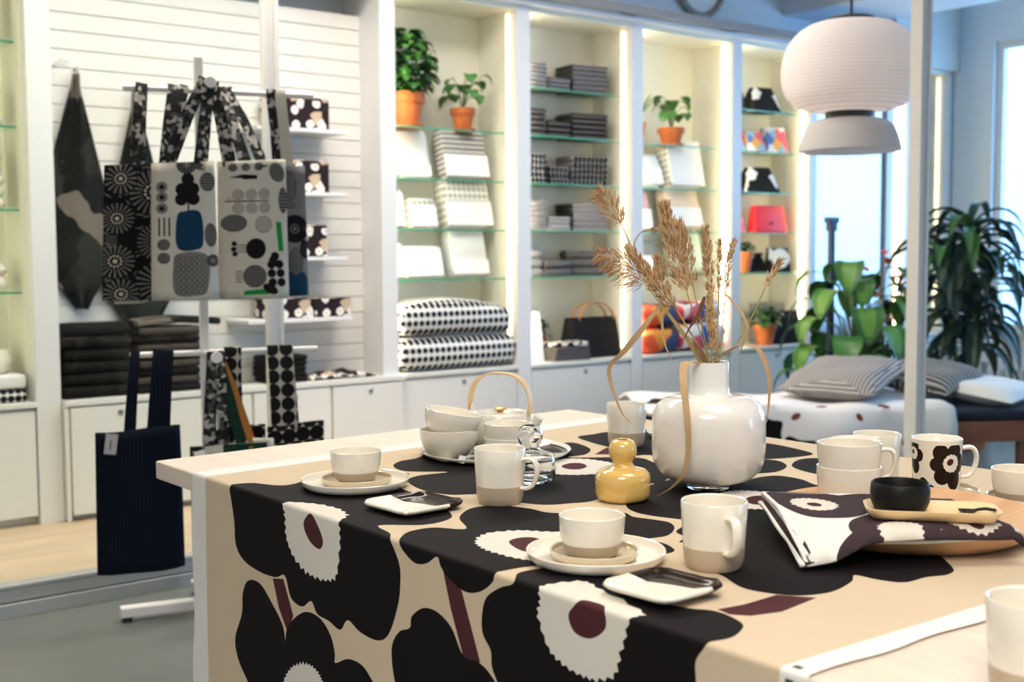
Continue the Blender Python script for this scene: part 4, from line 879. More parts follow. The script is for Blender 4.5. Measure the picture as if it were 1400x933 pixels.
pack(5.150, YP, 1.2553, .26, .250, .10, 'pale_peach', 'peach pack with white card below the big white pack', .48, -16)
pack(4.830, YP, 1.0143, .22, .185, .08, 'pale_terry', 'grey pack with white card behind the dried grasses', .5)
pack(5.185, YP, 1.0143, .23, .245, .09, 'pale_green', 'pale green pack on the lowest glass shelf behind the grasses', 0)

# duvets on the worktops
def duvet(label, x, y, z, sx, sy, sz, m, group, rz=0, dome=.0):
    g = G(); g.slab(sx, sy, sz, r=sz * .42, n=8); 
    g.v = [(a + .006 * sin(c * 70), b, c + dome * (1 - (2 * a / sx) ** 2) * (c / sz) + .004 * sin(a * 23 + b * 9) * (c / sz) - dome * 1.3 * max(0, a / sx + .1) ** 1.5 * (.4 + .6 * c / sz)) for a, b, c in g.v]
    o = build('folded_duvet', g, m, loc=(x, y, z), rot=(0, 0, radians(rz)), sub=1, angle=60); return tag(o, label, 'duvet', group)
duvet('lower black-and-white dotted folded duvet on the white worktop', 3.455, 4.905, .5753, .690, .270, .170, 'dot_duvet', 'dotted duvets')
duvet('upper black-and-white dotted folded duvet, domed, lying on the other dotted one', 3.440, 4.905, .7463, .660, .260, .150, 'dot_duvet', 'dotted duvets', dome=.045)
duvet('orange-print folded duvet at the left under the dried grasses', 4.835, 4.915, .5753, .300, .270, .150, 'orange_print', 'colourful duvets')
duvet('orange-print folded duvet lying on top of the other orange one', 4.830, 4.915, .7263, .280, .260, .120, 'orange_print', 'colourful duvets')
duvet('blue and pink flower-print folded duvet beside the orange ones', 5.190, 4.915, .5753, .360, .270, .170, 'colour_print', 'colourful duvets')
duvet('blue and pink flower-print folded duvet lying on the lower blue one', 5.170, 4.915, .7463, .320, .260, .110, 'colour_print', 'colourful duvets')

# potted plants
def pot_mesh(R, h, saucer=True):
    g = G(); b = .012 if saucer else 0
    if saucer: g.lathe([(0, 0), (R * .86, 0), (R * 1.0, .014), (R * .97, .016), (R * .84, .006), (0, .006)], 32)
    return g.lathe([(0, b), (R * .66, b), (R * .88, h * .72), (R * .99, h * .72), (R, h * .75), (R, h), (R * .93, h), (R * .90, h * .9), (0, h * .9)], 32)
def leaf(g, base, d, L, w, droop=.4, mi=0, mid=None, cup=.15, n=6, point=1.0):
    d = Vector(d).normalized(); p = Vector(base); side = d.cross(Vector((0, 0, 1)))
    side = side.normalized() if side.length > .01 else Vector((1, 0, 0)); rows = []
    for i in range(n + 1):
        t = i / n; ww = w * .5 * (sin(pi * (t ** .8) * .97 + .03) ** point); upv = side.cross(d)
        rows.append([p - side * ww + upv * ww * cup, p - side * ww * .5, p.copy(), p + side * ww * .5, p + side * ww + upv * ww * cup])
        dd = (d + Vector((0, 0, -droop * (i + 1) / n))).normalized(); p = p + dd * L / n; d = dd
    o = len(g.v); g.v += [tuple(g.M @ q) if g.M is not None else tuple(q) for r in rows for q in r]
    for i in range(n):
        for k in range(4): g.f.append([o + i * 5 + k, o + i * 5 + k + 1, o + i * 5 + k + 6, o + i * 5 + k + 5]); g.m.append(mid if (mid is not None and k in (1, 2) and 0 < i < n - 1) else mi)
def potted(label, x, y, z, R, h, fn, group=None, saucer=True, name='potted_plant', potm='terracotta'):
    t = thing(name, label, 'plant', (x, y, z), 0, group)
    build('pot', pot_mesh(R, h, saucer), potm, t)
    build('soil', G().lathe([(0, h * .9), (R * .9, h * .9), (R * .5, h * .94), (0, h * .95)], 20), 'soil', t)
    g = G(); s = G(); fn(g, s, h * .92); build('foliage', g, ['leaf_bright', 'leaf_green', 'leaf_pale', 'leaf_dark', 'flower_coral'], t, angle=80)
    if s.v: build('stem', s, 'stem_green', t)
    return t
def bushy(n, R, H, L, w, mis=(1, 1, 0, 3)):
    def f(g, s, z0):
        for k in range(7): a = k * 2.4; s.tube([(0, 0, z0), (R * .4 * cos(a), R * .4 * sin(a), z0 + H * .45), (R * .6 * cos(a), R * .6 * sin(a), z0 + H * .8)], .003, 5)
        for k in range(n):
            a = random.uniform(0, 2 * pi); hh = random.uniform(.05, 1); r = R * sin(pi * min(.95, .2 + hh * .7)) * random.uniform(.3, 1)
            leaf(g, (r * cos(a), r * sin(a), z0 + hh * H), (cos(a), sin(a), random.uniform(-.2, .6)), L * random.uniform(.7, 1.2), w * random.uniform(.7, 1.2), .5, random.choice(mis))
    return f
def sparse(n, R, H, L, w, mis=(0, 1)):
    def f(g, s, z0):
        for k in range(n):
            a = k * 2.4 + random.uniform(-.3, .3); r = R * random.uniform(.3, .9); hh = H * random.uniform(.35, 1)
            s.tube([(0, 0, z0), (r * .4 * cos(a), r * .4 * sin(a), z0 + hh * .7), (r * cos(a), r * sin(a), z0 + hh)], .002, 5)
            leaf(g, (r * cos(a), r * sin(a), z0 + hh), (cos(a), sin(a), .15), L * random.uniform(.8, 1.2), w * random.uniform(.8, 1.2), .9, random.choice(mis))
    return f
potted('big bushy potted plant in terracotta on the left bay top shelf', 3.252, 4.945, 1.7403, .092, .165, bushy(260, .125, .31, .075, .055))
potted('small potted plant with round leaves beside the big bushy one', 3.590, 4.945, 1.7403, .062, .115, sparse(16, .11, .19, .075, .065))
potted('terracotta pot with thin upright leaves, half hidden behind an upright', 4.765, 4.945, 1.7403, .065, .120, lambda g, s, z0: [leaf(g, (0, 0, z0), (.55 + .1 * k, .1, .75), .26, .012, .1, 1) for k in range(3)], saucer=False)
potted('small potted plant with drooping bright leaves above the white packs', 5.055, 4.945, 1.7403, .078, .105, sparse(13, .14, .20, .085, .07))
potted('terracotta pot with a low green plant below the red handbags', 5.640, 4.93, 1.0143, .080, .125, bushy(60, .07, .07, .05, .035, (3, 1)), saucer=False)
potted('terracotta pot with grey-green plant on the worktop beside the black bag', 5.760, 4.84, .5753, .072, .130, bushy(90, .10, .12, .06, .03, (3, 1)), saucer=False)
potted('small potted plant behind the flower-print pouches, beside the black felt bag', 4.095, 5.005, .5753, .060, .115, bushy(70, .075, .11, .05, .03, (3, 1)), saucer=False)

# bags and pouches on the shelves
def bag(label, x, y, z, w, h, d, m, rz=0, taper=.85, handles=None, hm=None, name='handbag', hh=.1, hw=.02, group=None, sag=.0):
    t = thing(name, label, 'bag', (x, y, z), radians(rz), group)
    rings = []
    for k, (q, s_) in enumerate(((0, .90), (.015, .98), (.08, 1.0), (.4, .5 + .5 * taper + .02), (.75, .3 + .7 * taper), (.95, taper), (1.0, taper * .985))):
        dd = d * (1 - .62 * q ** 1.4); rings.append([(a * (1 + .01 * sin(9 * b + k)), b, q * h - sag * abs(2 * a / w) ** 2 * q) for a, b in rrect(w * s_, dd, min(dd, w) * .3, 5)])
    build('body', G().loft(rings), m, t, angle=60)
    if handles:
        for yy in handles:
            P = []
            for k in range(17): a = pi * k / 16; P.append((-w * hw * 5 * cos(a), yy * d * .2, h * .93 + hh * sin(a)))
            build('handle', G().ribbon(P, .016, .004, (0, 1, 0)), hm or m, t)
    return t
bag('black felt tote with tan leather handles on the towel bay worktop', 4.432, 4.920, .5753, .40, .215, .15, 'black_canvas', 0, .94, (-1, 1), 'tan_leather', hh=.095, hw=.062)
bag('black-and-white blotched bag at the left of the uppermost shelf, red bag bay', 5.585, 4.96, 1.9823, .19, .150, .14, 'cow_print', 10, .6)
bag('black-and-white blotched bag at the right of the uppermost shelf, red bag bay', 5.830, 4.95, 1.9823, .25, .150, .15, 'cow_print', -12, .6)
bag('colourful flower-print pouch at the left of the second shelf above the red bags', 5.590, 4.95, 1.7403, .17, .130, .10, 'colour_print_small', 8, .75)
bag('colourful flower-print pouch in the middle of the second shelf above the red bags', 5.760, 4.95, 1.7403, .15, .125, .10, 'colour_print_small', -10, .7)
bag('largest colourful flower-print bag, right end of the second shelf above the red bags', 5.945, 4.95, 1.7403, .20, .160, .11, 'colour_print_small', -8, .85)
bag('small black-and-white blotched bag just above the pink pouch', 5.575, 4.96, 1.4973, .16, .110, .12, 'cow_print', 10, .6)
bag('black-and-white blotched bag just above the red handbag', 5.805, 4.95, 1.4973, .28, .155, .15, 'cow_print', -15, .6)
bag('small pink leather pouch beside the red handbag', 5.585, 4.94, 1.2553, .16, .090, .07, 'pink_leather', 0, .82)
rb = bag('bright red leather handbag on the glass shelf', 5.880, 4.93, 1.2553, .27, .165, .10, 'red_leather', -8, .90)
build('clasp', G().lathe([(0, -.003), (.010, -.003), (.010, .003), (0, .003)], 14), 'black_metal', rb, loc=(-.01, -.055, .06), rot=(radians(90), 0, 0))
bag('dark blotched pouch behind the white flower pouch, below the red bags', 5.800, 4.97, 1.0143, .17, .120, .08, 'cow_print', 0, .9)
fp = bag('pouch with one large white flower, below the red handbag', 5.945, 4.90, 1.0143, .17, .150, .07, 'cow_print', -20, .85)
build('flower', G().lathe([(0, -.004), (.062, -.004), (.060, .003), (.02, .004), (0, .004)], 24), 'card_white', fp, loc=(0, -.036, .085), rot=(radians(84), 0, 0))
bag('black rounded bag on the worktop below the red bag bay', 5.990, 4.87, .5753, .40, .200, .13, 'black_canvas', -4, .82)
o = build('storage_box', G().box(-.13, .13, -.05, .05, 0, .245), 'pale_terry', loc=(5.99, 5.0, .5753), bevel=.004, smooth=False); tag(o, 'pale grey-blue box standing behind the black rounded bag', 'box')
o = build('display_card', G().box(-.045, .045, -.002, .002, 0, .26), 'card_white', loc=(3.995, 4.86, .5765), rot=(radians(-9), 0, 0), smooth=False); tag(o, 'white card leaning at the left on the worktop of towel bay', 'card')
for k in range(4):
    o = build('flat_pouch', G().slab(.235, .13, .018, r=.007), 'dark_plaid', loc=(4.170 + .004 * (k % 2), 4.845, .5753 + .0182 * k), rot=(0, 0, radians(-4 + 2 * k))); tag(o, 'dark grey flat pouch in the small pile before the black felt bag', 'pouch', 'flat pouches piled before the felt bag')
o = build('flat_pouch', G().slab(.22, .12, .026, r=.010), 'flower_print', loc=(4.165, 4.845, .6485), rot=(0, 0, radians(-9))); tag(o, 'pouch with white flower dots on top of the dark pouch pile', 'pouch')

# far-left bay: white pottery and cloths, only their right sides show
def knobbly(label, x, z, rs, name='ceramic_vase'):
    pr = [(0, 0)]; zz = 0
    for r, h in rs:
        pr += [(r * .75, zz + .001), (r * .95, zz + h * .25), (r, zz + h * .5), (r * .95, zz + h * .75), (r * .78, zz + h)]; zz += h
    o = build(name, G().lathe(pr + [(rs[-1][0] * .5, zz + .002), (0, zz + .002)], 28), 'vase_white', loc=(x, 4.95, z)); return tag(o, label, 'vase', 'white pottery at the far left')
knobbly('white lobed pottery on the uppermost shelf at the left photo edge', 1.318, 1.9503, [(.07, .09), (.062, .08), (.055, .07)])
knobbly('white lobed pottery on the second shelf at the left photo edge', 1.318, 1.6303, [(.078, .05), (.070, .045), (.064, .045), (.055, .03)])
knobbly('white stacked pottery on the third shelf at the left photo edge', 1.318, 1.3153, [(.078, .045), (.074, .045), (.078, .045), (.068, .045), (.070, .05)])
knobbly('white double-lobed pottery on the lowest glass shelf at the left photo edge', 1.318, .9983, [(.078, .06), (.076, .05)])
knobbly('white onion-shaped pottery on folded cloths at the left photo edge', 1.318, .6835, [(.082, .09), (.03, .04)])
for k, (m, lab) in enumerate((('dot_towel', 'dotted folded cloth, lower of the pile under the onion-shaped pottery'), ('white_linen', 'white folded cloth, upper of the pile under the onion-shaped pottery'))):
    o = build('folded_cloth', G().slab(.36, .22, .052, r=.012), m, loc=(1.232, 4.92, .5755 + .0535 * k)); tag(o, lab, 'cloth')

# slatted wall: printed boxes, hanging aprons, blankets
def pbox(label, x0, x1, z, h, d=.15):
    o = build('printed_box', G().box(-(x1 - x0) / 2, (x1 - x0) / 2, -d / 2, d / 2, 0, h), 'flower_print', loc=((x0 + x1) / 2, 4.845, z + .0003), bevel=.006, smooth=False); tag(o, label, 'box', 'flower-print boxes on the wall ledges')
pbox('flower-print box on the topmost wall ledge', 2.47, 2.735, 1.68, .140); pbox('flower-print box on the second wall ledge', 2.45, 2.73, 1.407, .140)
pbox('narrow flower-print box on the third wall ledge', 2.56, 2.715, 1.125, .140); pbox('long low flower-print box on the lowest wall ledge, left', 2.42, 2.64, .857, .088); pbox('long low flower-print box on the lowest wall ledge, right', 2.645, 2.852 - .02, .857, .086)
def apron(label, xc, ztop, H, wl, wr, group):
    t = thing('hanging_apron', label, 'apron', (xc, 4.90, ztop - H), 0, group)
    prof = [(0, .02), (.05, .11), (.40, .66), (.60, .93), (.68, 1.0), (.80, .92), (.92, .45), (1, .08)]
    def wdt(v):
        for (a, b), (c, d) in zip(prof, prof[1:]):
            if a <= v <= c: return b + (d - b) * (v - a) / (c - a)
        return .1
    sheet('cloth', -1, 1, 0, 1, .1, [], lambda u, v: ((wr if u > 0 else wl) * u * wdt(v), -.012 * sin(u * 5 + v * 3) - .012 * sin(u * 2.2), H * (1 - v)), ['camouflage_print'], t, solid=.008)
    build('loop', G().tube([(0, .0, H - .01), (-.008, -.006, H + .02), (.004, .004, H + .03), (.010, .0, H - .012)], .0022, 6), 'cloth_black', t)
    return t
apron('dark patchwork apron hanging as a kite shape, nearest the left upright', 1.668, 1.852, .93, .165, .128, 'dark patchwork aprons')
apron('dark patchwork apron hanging behind the flower-print tote', 1.905, 1.80, 1.02, .15, .15, 'dark patchwork aprons')
for x, z, lab in ((1.668, 1.87, 'white wall hook holding the left dark apron'), (1.905, 1.818, 'white wall hook holding the dark apron behind the totes')):
    o = build('wall_hook', G().tube([(0, .040, .0), (0, .01, .004), (0, -.012, .0), (0, -.016, .012)], .004, 8), 'rack_white', loc=(x, 4.90, z)); tag(o, lab, 'hook', 'hooks in the slatted wall')
g = G(); g.tube([(.05, 0, .30), (.02, 0, .31), (-.03, 0, .27), (-.05, 0, .08), (-.06, 0, .0), (-.075, 0, -.12), (.02, 0, -.12), (-.02, 0, 0), (-.045, 0, .10)], .0022, 6); o = build('wire_hanger', g, 'aluminium', loc=(1.60, 4.925, 1.60)); tag(o, 'bent wire hanger on the slatted wall left of the first apron', 'hanger')
def blankets(x, y, sx, sy, sz, n, ms, label, group, rz=0, z0=.5753):
    for k in range(n):
        o = build('folded_blanket', G().slab(sx, sy, sz * .98, r=sz * .46).slab(sx * .97, sy * .5, sz * .3, r=sz * .15, cy=-sy * .22, z0=sz * .36), ms[k % len(ms)], loc=(x + random.uniform(-.006, .006), y + random.uniform(-.004, .004), z0 + sz * k), rot=(0, 0, radians(rz + random.uniform(-2, 2)))); tag(o, label, 'blanket', group)
blankets(1.675, 4.845, .27, .16, .049, 6, ['dark_blanket'], 'folded dark blanket in the tall stack beside the left upright', 'blankets in the left stack')
blankets(1.975, 4.845, .27, .16, .0335, 8, ['dark_blanket', 'brown_blanket'], 'folded dark brown blanket in the stack behind the navy straps', 'blankets in the middle stack')
blankets(2.510, 4.845, .19, .15, .024, 5, ['dark_blanket'], 'folded black cloth in the low stack at the right of the counter', 'black cloths on the counter')
o = build('throw', G().slab(.36, .15, .030, r=.012, sag=.015), 'camouflage_print', loc=(2.02, 4.845, .8585)); tag(o, 'dark printed throw draped on top of the brown blanket stack', 'blanket')
g = G()
for k in range(26):
    a, b = random.uniform(-.15, .15), random.uniform(-.055, .055); 
o = sheet('napkin', -.17, .17, -.075, .075, .02, [], lambda u, v: (u, v, .012 + .022 * max(0, 1 - (u / .17) ** 2) * max(0, 1 - (v / .078) ** 2) * (1 + .5 * sin(u * 50) * cos(v * 60))), ['flower_print'], solid=.01); o.location = (2.79, 4.845, .5753); tag(o, 'flower-print cloth lying crumpled at the right end of the counter', 'cloth')

# lamps in the narrow bay
for z, h, lab in ((1.3603, .22, 'white cone lamp on the upper shelf of the narrow bay by the mirror'), (1.0143, .16, 'white dome lamp low in the narrow bay by the mirror')):
    if z < 1.3: z = .5753; h = .62
    o = build('table_lamp', G().lathe([(0, 0), (.045, 0), (.047, .006), (.008, .012), (.008, h * .55), (.058, h * .56), (.055, h * .62), (.022, h), (0, h)], 24), 'lantern_paper', loc=(7.01, 4.95, z)); tag(o, lab, 'lamp', 'white lamps in the narrow bay')
for z, m, n, sz in ((1.9603, 'grey_stripe', 7, .025), (1.6003, 'dark_plaid', 6, .028), (1.2603, 'dot_towel', 6, .032), (1.0143, 'white_stripe', 6, .026)):
    towel_stack(7.40, 4.965, z, .26, .16, sz, n, m, 0, NM[m] + ' folded towel in the corner bay right of the tall post', NM[m] + ' towels in the corner bay')

# ------------------------------------------------------------------ bag rack
RK = Vector((1.600, 3.595, 0)); RA = math.atan2(-.25, .968)
rk = thing('bag_rack', 'white two-tier bag rack with round-ended arms between table and partition', 'rack', tuple(RK), RA)
build('pole', G().box(-.013, .013, -.013, .013, .036, 1.745), 'rack_white', rk, smooth=False, bevel=.003)
for z in (1.642, .828):
    build('crossbar', G().tube([(-.225, 0, z), (.36, 0, z)], .0095, 14), 'rack_white', rk)
    g = G(); g.tube([(.0, -.012, z), (.0, -.205, z)], .0085, 14); a = build('front_arm', g, 'rack_white', rk)
    g = G(); g.M = Matrix.Translation((0, -.205, z)) @ Matrix.Rotation(radians(90), 4, 'X'); g.lathe([(0, -.002), (.016, -.002), (.0175, 0), (.0175, .005), (.016, .007), (0, .007)], 24); build('end_disc', g, 'rack_white', a)
build('base_bar', G().box(-.275, .30, -.022, .022, .016, .046), 'rack_white', rk, smooth=False, bevel=.003)
build('base_bar', G().box(-.022, .022, -.25, .25, .0165, .0455), 'rack_white', rk, smooth=False, bevel=.003)
for x, y in ((-.255, 0), (.28, 0), (0, -.23), (0, .23)): build('foot', G().lathe([(0, 0), (.016, 0), (.016, .012), (.010, .017), (0, .017)], 16, x, y), 'black_metal', rk)

TM = ['tote_cream', 'cloth_black', 'tote_grey', 'tote_green', 'tote_blue', 'tote_orange', 'navy_stripe', 'tote_forest', 'navy_cloth', 'strap_print', 'dot_strap']
def tote(label, xc, y, z0, w, h, layers, straps, base=0, bulge=.014, skew=0, rz=0, flare=.0, tag_at=None, gm=None, top=0):
    """xc, y in rack space; straps: list of (x at the mouth, x at the bar, width, material, z of bar, y of bar)"""
    loc = RK + Matrix.Rotation(RA, 3, 'Z') @ Vector((xc, y, z0)); t = thing('tote_bag', label, 'bag', tuple(loc), RA + radians(rz), 'tote bags on the rack')
    def f(u, v):
        q = v / h; s_ = 1 + flare * (1 - q); e = max(0, 1 - (2 * u / w) ** 4)
        return (u * s_ + skew * q, -bulge * e * (1 - .5 * q) - .004 * sin(u * 40 + v * 9), v + .006 * sin(u * 14) * q + top * (u / w) * q)
    sheet('body', -w / 2, w / 2, 0, h, .03, [([(-w, -1), (w, -1), (w, 1), (-w, 1)], base)] + layers, f, TM, t, solid=.014)
    for xm, xb, sw, m, zb, yb in straps:
        yl = yb - y; zl = zb - z0 + .0135; xl = xb - xc; P = []
        m0 = (xm, -.004, h - .02); m1 = (xm + .01, .010, h - .02); tx = Vector(((xl - xm), 0, zl - h)).normalized(); sd = Vector((tx.z, 0, -tx.x))
        if sd.x < 0: sd = -sd
        P = [m0, ((xm * .5 + xl * .5), -.012 * .5 + (yl - .012) * .5, (h + zl) / 2), (xl, yl - .0125, zl - .012), (xl + .002, yl - .006, zl), (xl + .003, yl + .006, zl), (xl + .004, yl + .0125, zl - .012), (xm * .4 + xl * .6 + .006, (yl + .012) * .6 + .004, zl - (zl - h) * .4), m1]
        build('handle', G().ribbon(P, [sw] * len(P), .003, [sd] * len(P)), TM[m], t)
    if tag_at:
        x, z, a, tw_, th_, dk = tag_at; g = G(); g.box(-tw_ / 2, tw_ / 2, -.0015, 0, -th_, 0)
        e = build('paper_tag', g, 'tag_grey' if dk else 'tag_white', t, loc=(x, -.022, z), rot=(0, radians(a), 0), smooth=False)
        g = G(); g.box(-tw_ * .08, tw_ * .02, -.0022, -.0015, -th_ * .75, -th_ * .3); build('print_line', g, 'ink', e, smooth=False)
    return t
def rosette(cx, cy, r, n, ring=0, ctr=0, seed=1):
    rr = random.Random(seed); L = [(ell(cx, cy, r, n=28), 1)]
    for k in range(n):
        a = 2 * pi * k / n; w = .42 * 2 * pi / n * .5
        L.append(([(cx + r * .42 * cos(a - w), cy + r * .42 * sin(a - w)), (cx + r * .93 * cos(a - w * .9), cy + r * .93 * sin(a - w * .9)), (cx + r * .93 * cos(a + w * .9), cy + r * .93 * sin(a + w * .9)), (cx + r * .42 * cos(a + w), cy + r * .42 * sin(a + w))], ring))
    m = 11
    for k in range(m): a = 2 * pi * k / m; L.append((ell(cx + r * .30 * cos(a), cy + r * .30 * sin(a), r * .062, n=8), ctr))
    return L + [(ell(cx, cy, r * .12, n=12), ctr)]
def comb(x0, x1, y0, y1, n, m, vert=False):
    L = []
    for k in range(n):
        t0, t1 = (k + .25) / n, (k + .6) / n
        L.append(([(x0 + (x1 - x0) * t0, y0), (x0 + (x1 - x0) * t1, y0), (x0 + (x1 - x0) * t1, y1), (x0 + (x1 - x0) * t0, y1)] if vert else [(x0, y0 + (y1 - y0) * t0), (x1, y0 + (y1 - y0) * t0), (x1, y0 + (y1 - y0) * t1), (x0, y0 + (y1 - y0) * t1)], m))
    return L
def striped_blob(cx, cy, rx, ry, n, m, bgm=2, vert=False, rot=0):
    L = [(ell(cx, cy, rx, ry, rot=rot), 1), (ell(cx, cy, rx * .93, ry * .94, rot=rot), bgm)]
    for k in range(n):
        t = -1 + 2 * (k + .5) / n; q = math.sqrt(max(0, 1 - t * t)) * .9
        if vert: L.append(([(cx + rx * t * .9 - rx * .35 / n, cy - ry * q), (cx + rx * t * .9 + rx * .35 / n, cy - ry * q), (cx + rx * t * .9 + rx * .35 / n, cy + ry * q), (cx + rx * t * .9 - rx * .35 / n, cy + ry * q)], m))
        else: L.append(([(cx - rx * q, cy + ry * t * .9 - ry * .35 / n), (cx + rx * q, cy + ry * t * .9 - ry * .35 / n), (cx + rx * q, cy + ry * t * .9 + ry * .35 / n), (cx - rx * q, cy + ry * t * .9 + ry * .35 / n)], m))
    return L
def berries(pts, r, m=1): return [(ell(x, y, r, n=14), m) for x, y in pts]
ZB, ZL = 1.642, .828
# upper tier
L1 = []
R9 = random.Random(9)
for k in range(110):
    a, b, q = R9.uniform(-.1, .1), R9.uniform(0, .41), R9.uniform(0, pi); L1.append((ell(a, b, R9.uniform(.008, .02), .0022, n=8, rot=q), 2))
for cx, cy, r, n, s in ((.030, .325, .072, 22, 1), (.040, .175, .062, 26, 2), (.045, .050, .075, 22, 3), (-.075, .120, .055, 20, 4), (-.070, .250, .050, 20, 5), (-.06, .02, .05, 18, 6), (.115, .250, .035, 16, 7), (-.06, .37, .05, 16, 8)):
    L1 += rosette(cx, cy, r, n, 2, 0, s)
L1 += comb(.06, .10, .215, .265, 5, 0, True) + comb(-.10, -.07, .16, .20, 6, 2)
S1_ = [(-.016, -.172, .036, 9, ZB, 0), (.066, -.078, .034, 9, ZB, 0), (.078, -.045, .026, 9, ZB, 0)]
tote('dark tote printed with grey daisies, leftmost on the upper bar', -.182, -.035, .998, .212, .412, L1, S1_, base=1, flare=.16)
L2 = berries([(-.062, .335), (-.062, .305), (-.062, .272)], .016, 2) + berries([(-.062, .335), (-.062, .305), (-.062, .272)], .007, 1)
L2 += berries([(.012, .355), (-.006, .326), (.026, .326), (-.008, .297), (.026, .297), (.010, .312)], .019) + [([(.008, .30), (.012, .30), (.014, .262), (.006, .255), (.004, .258), (.009, .266)], 1)]
L2 += comb(-.075, -.035, .19, .245, 3, 1, True) + [(catmull([(-.022, .155), (-.022, .245), (.0, .262), (.045, .255), (.050, .17), (.03, .148)]), 4)] + striped_blob(-.058, .165, .017, .017, 5, 1) + striped_blob(-.058, .125, .017, .017, 5, 1)
L2 += [(catmull([(-.030, .02), (-.034, .10), (-.02, .138), (.06, .13), (.056, .03), (.02, .012)]), 2)]
for i in range(6):
    for j in range(7): L2 += [(ell(-.022 + i * .0145, .025 + j * .0165, .0055, n=8), 1), (ell(-.022 + i * .0145, .025 + j * .0165, .0026, n=6), 0)]
L2 += striped_blob(.068, .345, .022, .028, 6, 1) + striped_blob(.072, .19, .018, .035, 6, 1, 2, True) + rosette(.01, .40, .030, 16, 2, 0, 9) + rosette(.075, .115, .018, 12, 2, 0, 10)
tote('cream tote printed with vegetables, blue squash and black berries, in the middle of the rack', -.083, -.196, 1.001, .180, .405, L2, [(-.052, -.016, .034, 9, ZB, -.18), (.045, .004, .034, 9, ZB, -.16)], flare=.10)
L3 = []
for i in range(3): L3 += striped_blob(-.045 + i * .040, .322, .017, .017, 7, 1, 0, True) + striped_blob(-.045 + i * .040, .280, .017, .017, 7, 1, 0, True)
L3 += [([(-.085, .300), (.05, .299), (.05, .302), (-.085, .303)], 1)] + striped_blob(-.058, .235, .038, .027, 8, 1, 2) + striped_blob(.030, .228, .026, .026, 7, 1, 0) + [(ell(.005, .155, .030, .032), 1)] + berries([(-.058, .172), (-.060, .155), (-.056, .140)], .008)
L3 += comb(-.055, -.02, .142, .172, 4, 1) + striped_blob(.0, .070, .034, .035, 8, 1, 2) + comb(-.055, -.035, .05, .09, 5, 1)
L3 += berries([(.062, .13), (.050, .105), (.075, .105), (.050, .078), (.078, .078), (.052, .050), (.080, .050), (.056, .118)], .0135) + [([(.068, .235), (.085, .235), (.090, .145), (.074, .145)], 3), ([(-.035, .012), (.04, .014), (.04, .032), (-.03, .026)], 3), (ell(.045, .03, .025, .014, rot=-.5), 1)]
L3 += [([(-.075, .375), (-.03, .372), (-.03, .368), (.015, .368), (.015, .380), (-.03, .384)], 1)] + striped_blob(-.06, .405, .014, .012, 4, 1) + striped_blob(-.02, .405, .014, .012, 4, 1) + striped_blob(.02, .405, .014, .012, 4, 1) + striped_blob(.075, .385, .022, .030, 8, 1, 2, True, .4) + striped_blob(.092, .30, .014, .04, 7, 1, 2)
tote('cream tote printed with vegetables and two green stalks, right of the middle', .137, -.110, .998, .208, .425, L3, [(-.070, .024, .036, 9, ZB, -.10), (-.02, .062, .034, 9, ZB, 0), (.035, .085, .030, 9, ZB, 0)], flare=.06)
L4 = rosette(.045, .215, .045, 20, 1, 2, 21) + [(catmull([(.015, .0), (.075, .0), (.075, .07), (.02, .075)]), 4)] + striped_blob(.045, .11, .022, .045, 8, 1, 2, True) + striped_blob(.03, .35, .025, .05, 8, 1, 2, True) + [(ell(.075, .15, .016, .03), 1), (ell(-.01, .12, .02, .035), 1)] + comb(0, .05, .28, .30, 3, 1)
tote('greyish printed tote mostly hidden, rightmost on the upper bar', .250, .035, 1.000, .170, .415, L4, [(.0, .222, .030, 9, ZB, 0), (.03, .252, .034, 0, ZB, 0)], base=2)
# lower tier
tote('long navy pinstriped tote with a grey paper tag, lower left of the rack', -.212, -.040, .165, .250, .440, [], [(-.030, -.212, .028, 6, ZL, 0), (.055, -.128, .062, 6, ZL, 0)], base=6, bulge=.03, top=.0, flare=.05, tag_at=(-.078, .432, 8, .035, .062, True))
L5 = [([(-.05, .36), (.2, .36), (.2, .45), (-.05, .45)], 0), ([(-.03, .385), (.105, .385), (.105, .43), (-.03, .44)], 7), ([(.02, .35), (.10, .36), (.10, .375), (.02, .365)], 5), ([(-.13, .36), (-.085, .36), (-.085, .46), (-.13, .46)], 1)] + striped_blob(-.095, .20, .02, .02, 5, 1) + striped_blob(-.095, .255, .02, .02, 5, 1) + [([(-.12, .28), (-.07, .28), (-.07, .31), (-.12, .30)], 5), (ell(-.06, .09, .03, .05), 1), (ell(-.055, .12, .014, .02), 5)] + comb(-.12, -.09, .05, .14, 7, 1) + comb(-.12, -.088, .375, .43, 6, 0)
tote('cream printed tote with a dark green band and white tag, below the lower knob', .052, -.150, .120, .255, .440, L5, [(-.075, -.008, .034, 9, ZL, -.17), (-.03, .012, .030, 9, ZL, -.19), (.03, .004, .030, 7, ZL, -.17), (.06, .02, .018, 5, ZL, -.15)], tag_at=(-.105, .425, -14, .032, .060, False))
def dotted(w, h, r, p):
    L = []; j = 0; y = p * .5
    while y < h + p:
        for i in range(int(w / p) + 2): L.append((ell(-w / 2 + i * p + (p / 2 if j % 2 else 0), y, r, n=14), 1))
        y += p * .92; j += 1
    return L
tote('black dotted tote on the lower right end of the rack', .278, -.030, .150, .185, .440, dotted(.185, .44, .0245, .046), [(-.052, .222, .054, 10, ZL, 0), (-.01, .262, .03, 10, ZL, 0)])
tote('black dotted tote behind the green-banded one', .100, .040, .150, .190, .430, dotted(.19, .43, .0245, .046), [(-.012, .085, .054, 10, ZL, 0)])

